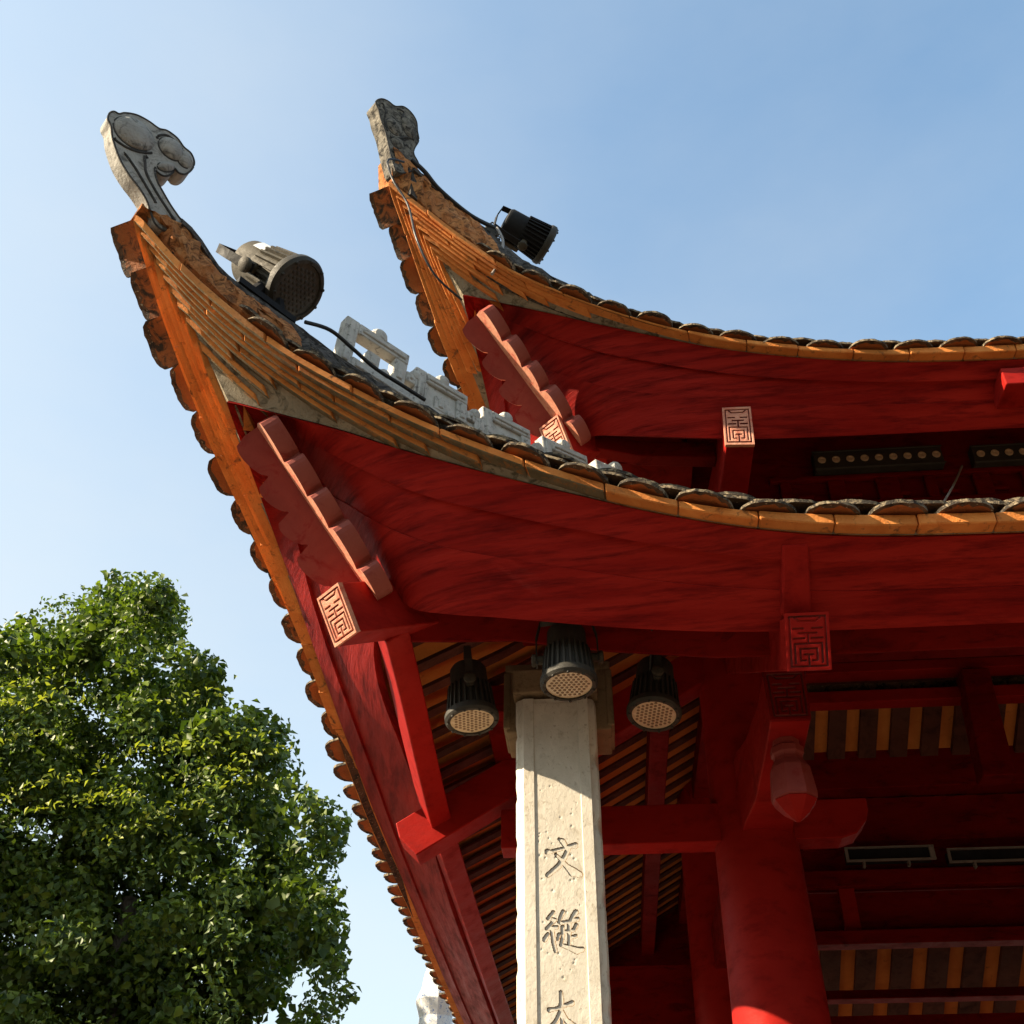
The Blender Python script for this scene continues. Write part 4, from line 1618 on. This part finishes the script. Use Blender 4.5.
G2 = "light bars under the upper eave"
led_bar(812, 942, 452, 470, 4.56, "dark light bar with nine round lenses under the upper eave, left one", 9, G2)
led_bar(970, 1100, 446, 463, 4.56, "dark light bar cut by the picture's right edge under the upper eave", 9, G2)


def cage_lamp(px0, px1, y0, y1, Y, label, grp):
    A, B, C_ = at(px0, y0, Y), at(px1, y0, Y), at(px0, y1, Y)
    z1, z0 = A[2], C_[2]
    r = thing("linear_lamp", label, "light bar", ((A[0] + B[0]) / 2, Y + .03, z0), grp)
    b = MB()
    b.box(A[0], B[0], Y + .01, Y + .09, z0 + .012, z1)
    b.build("housing", M['black'], r, bevel=.003, seg=1)
    b = MB()
    b.box(A[0] - .01, B[0] + .01, Y - .01, Y + .008, z0, z0 + .010)
    b.box(A[0] - .01, B[0] + .01, Y - .01, Y + .008, z1 - .006, z1 + .002)
    b.box(B[0] - .02, B[0] + .01, Y - .006, Y + .009, z0 + .011, z1 - .007)
    b.box(A[0] - .01, A[0] + .006, Y - .006, Y + .009, z0 + .011, z1 - .007)
    for t_ in (.18, .7):
        x = A[0] + (B[0] - A[0]) * t_
        b.box(x - .006, x + .006, Y - .005, Y + .03, z0 - .03, z0 - .001)
    b.build("frame", M['steel'], r)
    return r


G3 = "linear lamps on the inner beam"
cage_lamp(846, 932, 848, 862, 6.50, "thin framed lamp on a dark inner beam beside the red column", G3)
cage_lamp(948, 1080, 849, 863, 6.50, "dim lamp on a dark inner beam at the right edge", G3)


# ------------------------------------------------------------------ cables
def cable(pts, r, mat, label, name="cable"):
    P = [np.array(p) for p in pts]
    out = []
    for i in range(len(P) - 1):
        p0, p1, p2, p3 = P[max(i - 1, 0)], P[i], P[i + 1], P[min(i + 2, len(P) - 1)]
        for u in np.linspace(0, 1, 6, endpoint=False):
            out.append(.5 * ((2 * p1) + (-p0 + p2) * u + (2 * p0 - 5 * p1 + 4 * p2 - p3) * u * u + (-p0 + 3 * p1 - 3 * p2 + p3) * u ** 3))
    out.append(P[-1])
    b = MB()
    b.tube(out, r, 8)
    o = b.build(name, mat, None, smooth=True)
    return tag(o, label, "cable")


def dq(x, y, off=.08, sh=(0, 0, 0)):
    return dpt(*diag_px(x, y, sh, off), off, sh)


cable([dq(305, 322), dq(330, 330), dq(352, 348), dq(375, 368), dq(400, 384), dq(425, 400)], .008, M['cable'], "black cable running down the near hip ridge below the khaki floodlight")
cable([dq(404, 162, .10, SH), dq(388, 160, .12, SH), dq(393, 180, .15, SH), dq(408, 205, .17, SH), dq(417, 240, .2, SH), dq(435, 275, .2, SH), dq(462, 300, .2, SH)], .0055, M['cable'], "thin cable looping down the underside of the upper corner")
cable([dq(412, 160, .05, SH), dq(425, 172, .07, SH), dq(440, 190, .07, SH), dq(470, 215, .07, SH), dq(495, 228, .07, SH)], .012, M['cable'], "thick black cable along the upper hip ridge")
cable([dq(497, 228, .10, SH), dq(503, 242, .15, SH), dq(499, 262, .19, SH), dq(492, 274, .21, SH)], .008, M['cable_grey'], "short cable end hanging from the upper floodlight over the bricks")
cable([at(962, 466, 4.5), at(955, 482, 4.4), at(945, 500, 4.3), at(937, 512, 4.25)], .006, M['cable_grey'], "thin wire hanging below the light bars to the tiles")
cable([at(652, 628, 3.32), at(651, 650, 3.5), at(650, 672, 3.58)], .004, M['cable'], "thin wire holding the floodlight right of the pillar")


# ------------------------------------------------------------------ trees
def leaf_mesh(name, centers, normals, sizes, mat, parent, aspect=.55):
    n = len(centers)
    C_ = np.asarray(centers)
    Nn = np.asarray(normals)
    Nn = Nn / (np.linalg.norm(Nn, axis=1, keepdims=True) + 1e-9)
    rnd = RNG.normal(size=(n, 3))
    A = np.cross(Nn, rnd)
    A /= (np.linalg.norm(A, axis=1, keepdims=True) + 1e-9)
    B = np.cross(Nn, A)
    s = np.asarray(sizes)[:, None]
    fold = Nn * s * .16
    # leaf: base, left, tip, right with a fold along the midrib
    p0 = C_ - A * s * .5
    p1 = C_ - B * s * aspect * .5 + fold - A * s * .08
    p2 = C_ + A * s * .5 - Nn * s * .12
    p3 = C_ + B * s * aspect * .5 + fold - A * s * .08
    V = np.stack([p0, p1, p2, p3], 1).reshape(-1, 3)
    c = V.mean(0)
    off = Vector((0, 0, 0))
    q = parent
    while q is not None:
        off += q.location
        q = q.parent
    me = bpy.data.meshes.new(name)
    me.vertices.add(4 * n)
    me.vertices.foreach_set("co", (V - c).ravel())
    idx = np.arange(n) * 4
    tri = np.stack([idx, idx + 1, idx + 2, idx, idx + 2, idx + 3], 1).reshape(-1)
    me.loops.add(6 * n)
    me.loops.foreach_set("vertex_index", tri)
    me.polygons.add(2 * n)
    me.polygons.foreach_set("loop_start", np.arange(2 * n) * 3)
    me.polygons.foreach_set("loop_total", np.full(2 * n, 3))
    me.update()
    me.validate()
    me.materials.append(mat)
    o = bpy.data.objects.new(name, me)
    scene.collection.objects.link(o)
    o.parent = parent
    o.location = Vector(c) - off
    return o


def clumps_to_leaves(clumps, per, size, up=.45):
    cs, ns, sz_ = [], [], []
    for (c, r) in clumps:
        k = max(8, int(per * (r / .5) ** 2))
        d = RNG.normal(size=(k, 3))
        d /= np.linalg.norm(d, axis=1, keepdims=True)
        rad = r * (RNG.random(k) ** .32) * (1 + .25 * RNG.normal(size=k) * .5)
        p = c + d * rad[:, None] * np.array([1, 1, .8])
        cs.append(p)
        ns.append(d * .7 + np.array([0, 0, up]) + RNG.normal(size=(k, 3)) * .55)
        sz_.append(size * RNG.uniform(.72, 1.3) * RNG.uniform(.65, 1.3, k))
    return np.concatenate(cs), np.concatenate(ns), np.concatenate(sz_)


def px_clumps(spec, Y, jitterY):
    out = []
    for (x, y, r) in spec:
        Yc = Y + RNG.uniform(-jitterY, jitterY)
        p = at(x, y, Yc)
        dist = np.linalg.norm(p - CAM)
        out.append((p, r * dist / FPX))
    return out


def crown_fill(bounds, n, rmin, rmax):
    """bounds: list of (y, xleft, xright) -> clump centres in the outline"""
    ys_ = np.array([b[0] for b in bounds], float)
    l = np.array([b[1] for b in bounds], float)
    r = np.array([b[2] for b in bounds], float)
    out = []
    for _ in range(n):
        y = RNG.uniform(ys_[0], ys_[-1])
        rr = RNG.uniform(rmin, rmax)
        xl, xr = np.interp(y, ys_, l) + rr * .8, np.interp(y, ys_, r) - rr * .8
        if xr < xl:
            continue
        out.append((RNG.uniform(xl, xr), y + rr * .4, rr))
    # edge clumps for an uneven outline
    for y in np.arange(ys_[0] + 6, ys_[-1], 13):
        rr = RNG.uniform(rmin * .7, rmax * .8)
        out.append((np.interp(y, ys_, r) - rr * RNG.uniform(.5, 1.4), y + RNG.uniform(-5, 5), rr))
        if np.interp(y, ys_, l) > -60:
            out.append((np.interp(y, ys_, l) + rr * RNG.uniform(.5, 1.4), y + RNG.uniform(-5, 5), rr))
    return out


def branches(root_xy, trunk_top, clumps, r0, parent, n_br=40):
    b = MB()
    base = np.array([root_xy[0], root_xy[1], 0])
    top = np.asarray(trunk_top)
    path = [base + (top - base) * u + np.array([.12 * math.sin(u * 4), .1 * math.cos(u * 3.1), 0]) * (1 if 0 < u < 1 else 0) for u in np.linspace(0, 1, 9)]
    b.tube(path, [r0 * (1 - .65 * u) for u in np.linspace(0, 1, 9)], 12)
    sel = RNG.permutation(len(clumps))[:n_br]
    for i in sel:
        c = clumps[i][0]
        u = RNG.uniform(.35, .95)
        s = base + (top - base) * u
        mid = s * .45 + c * .55 + np.array([0, 0, -.25]) + RNG.normal(size=3) * .12
        b.tube([s, s * .7 + mid * .3 + np.array([0, 0, .05]), mid, mid * .4 + c * .6, c], [.075 * r0 / .3, .06 * r0 / .3, .04 * r0 / .3, .025 * r0 / .3, .008], 6)
    return b.build("trunk", M['bark'], parent, smooth=True)


t1 = thing("broadleaf_tree", "tall dense dark green broadleaf tree at the left, its right edge nearest the eaves", "tree", (-5.3, 13.6, 0))
bounds1 = [(583, 112, 170), (600, 84, 184), (618, 40, 182), (640, -20, 182), (662, -60, 214), (684, -60, 224), (700, -60, 222), (716, -90, 258), (735, -100, 284), (760, -100, 300), (790, -100, 302), (815, -100, 338), (840, -100, 346), (862, -100, 338), (880, -100, 348), (905, -100, 346), (940, -100, 346), (975, -100, 352), (990, -100, 354), (1005, -100, 335), (1060, -100, 320), (1200, -80, 280)]
spec = crown_fill(bounds1, 250, 17, 32)
# leave sky gaps low on the right
spec = [c for c in spec if not (math.hypot((c[0] - 268) / 1.3, c[1] - 990) < 30)]
cl1 = px_clumps(spec, 13.4, 1.5) + px_clumps([c for c in crown_fill([(690, -100, 200), (760, -100, 270), (900, -100, 315), (960, -100, 300), (1060, -100, 230), (1300, -100, 200)], 330, 22, 40)], 14.6, 1.0)
branches((-5.3, 13.6), at(130, 900, 14.2), cl1, .30, t1, 0)
c_, n_, s_ = clumps_to_leaves(cl1, 300, .112, .3)
leaf_mesh("crown", c_, n_, s_, M['leaf'], t1, .72)
# unseen leaf mass added left of the picture, to shade the lower tree
wide = []
for _ in range(75):
    wide.append((np.array([-9.8, 11.4, 8.0]) + np.clip(RNG.normal(size=3), -1.6, 1.6) * np.array([.7, 1.3, .9]), RNG.uniform(.5, .8)))
c_, n_, s_ = clumps_to_leaves(wide, 60, .24, .3)
leaf_mesh("crown", c_, n_, s_, M['leaf'], t1, .72)

t2 = thing("feathery_tree", "lighter yellow green tree with feathery sprays before the dark tree", "tree", (-5.0, 10.6, 0))
bounds2 = [(690, -20, 60), (700, -60, 110), (730, -100, 150), (770, -100, 210), (800, -100, 235), (850, -100, 255), (900, -100, 255), (950, -100, 240), (1000, -100, 235), (1060, -100, 230), (1200, -100, 200)]
spec2 = crown_fill(bounds2, 80, 12, 28)
cl2 = px_clumps(spec2, 10.8, 1.0)
branches((-5.4, 11.2), at(40, 1060, 11.2), cl2, .10, t2, 0)
c_, n_, s_ = clumps_to_leaves(cl2, 120, .075, .2)
leaf_mesh("crown", c_, n_, s_, M['leaf_mid'], t2, .5)
c_, n_, s_ = np.zeros((0, 3)), np.zeros((0, 3)), np.zeros(0)
# arching sprays of small paired leaflets
SP = [((95, 840), (150, 800), (190, 798)), ((60, 815), (110, 795), (140, 806)), ((200, 775), (250, 752), (285, 748)), ((160, 760), (215, 740), (262, 745)), ((20, 745), (60, 715), (110, 720)),
      ((180, 850), (235, 830), (285, 838)), ((120, 700), (75, 690), (40, 705)), ((220, 870), (260, 862), (290, 872)), ((10, 800), (55, 770), (100, 775)), ((150, 720), (190, 712), (215, 722)), ((160, 960), (200, 920), (230, 918)), ((30, 870), (75, 842), (120, 850)),
      ((100, 770), (150, 742), (195, 750)), ((-10, 705), (20, 690), (52, 700)), ((200, 930), (250, 905), (280, 915))]
for rep in range(1):
    for a, b_, c2_ in SP:
        if a[1] > 845 or (rep and a[1] > 790):
            continue
        jx, jy = (RNG.uniform(-70, 5), RNG.uniform(10, 60)) if rep else (0, 0)
        Yc = 10.1 + RNG.uniform(-.7, .5)
        pa, pb, pc2 = [at(q[0] + jx, q[1] + jy, Yc) for q in (a, b_, c2_)]
        for tw in range(2):
            o1 = RNG.normal(size=3) * np.array([.14, .2, .09])
            for u in np.linspace(0, 1, int(RNG.integers(10, 24))):
                p = (1 - u) ** 2 * pa + 2 * u * (1 - u) * pb + u * u * pc2 + o1 * (1 + u)
                dirv = norm(2 * (1 - u) * (pb - pa) + 2 * u * (pc2 - pb))
                sd = np.cross(dirv, np.array([0, 0, 1.0]))
                for sg in (-1, 1):
                    c_ = np.vstack([c_, (p + sd * sg * .035 + RNG.normal(size=3) * .022)[None]])
                    n_ = np.vstack([n_, (np.array([-.2, -.25, .6]) + RNG.normal(size=3) * .6)[None]])
                    s_ = np.append(s_, .07 * RNG.uniform(.6, 1.4))
leaf_mesh("crown", c_, n_, s_, M['leaf_light'], t2, .45)

# ------------------------------------------------------------------ far mosaic finial below the side eave
mf = thing("mosaic_finial", "small white mosaic roof finial far off beside the tile edge", "finial", tuple(at(434, 1060, 12.0)))
b = MB()
r_ = np.linalg.norm(at(434, 1000, 12.0) - CAM) / FPX
base = at(434, 1060, 12.0)
prof = [(16, 0), (18, 12), (15, 30), (19, 42), (14, 52), (12, 62), (9, 72), (3, 76)]
b.lathe([(p[0] * r_, p[1] * r_ * 1.15) for p in prof], 14, tuple(base))
o = b.build("body", M['mosaic'], mf)
fix_normals(o)


# ------------------------------------------------------------------ wood added out of view, behind and beside the camera, to cut skylight
b = MB()
secs = []
for i, a in enumerate(np.linspace(math.radians(176), math.radians(372), 90)):
    R0 = 17 + 5 * max(0.0, -math.cos(a)) + 1.2 * math.sin(i * 1.7) + .8 * math.sin(i * .63)
    H = 7.2 + 1.1 * math.sin(i * .9) + .8 * math.sin(i * 2.1 + 1)
    d = np.array([math.cos(a), math.sin(a), 0])
    c = np.array([1.0, 4.0, 0])
    secs.append([c + d * R0, c + d * (R0 - 1.2 + .5 * math.sin(i * 2.9)) + np.array([0, 0, H * .45]), c + d * (R0 - .3 + .5 * math.sin(i * 1.3)) + np.array([0, 0, H * .85]),
                 c + d * (R0 + 1.5) + np.array([0, 0, H]), c + d * (R0 + 3.5) + np.array([0, 0, H * .8]), c + d * (R0 + 4.5)])
b.sweep(secs)
o = b.build("wood", M['leaf'], None, smooth=True)
fix_normals(o)
o['kind'] = 'stuff'
o['label'] = "dense green wood added out of view round the courtyard to cut skylight"
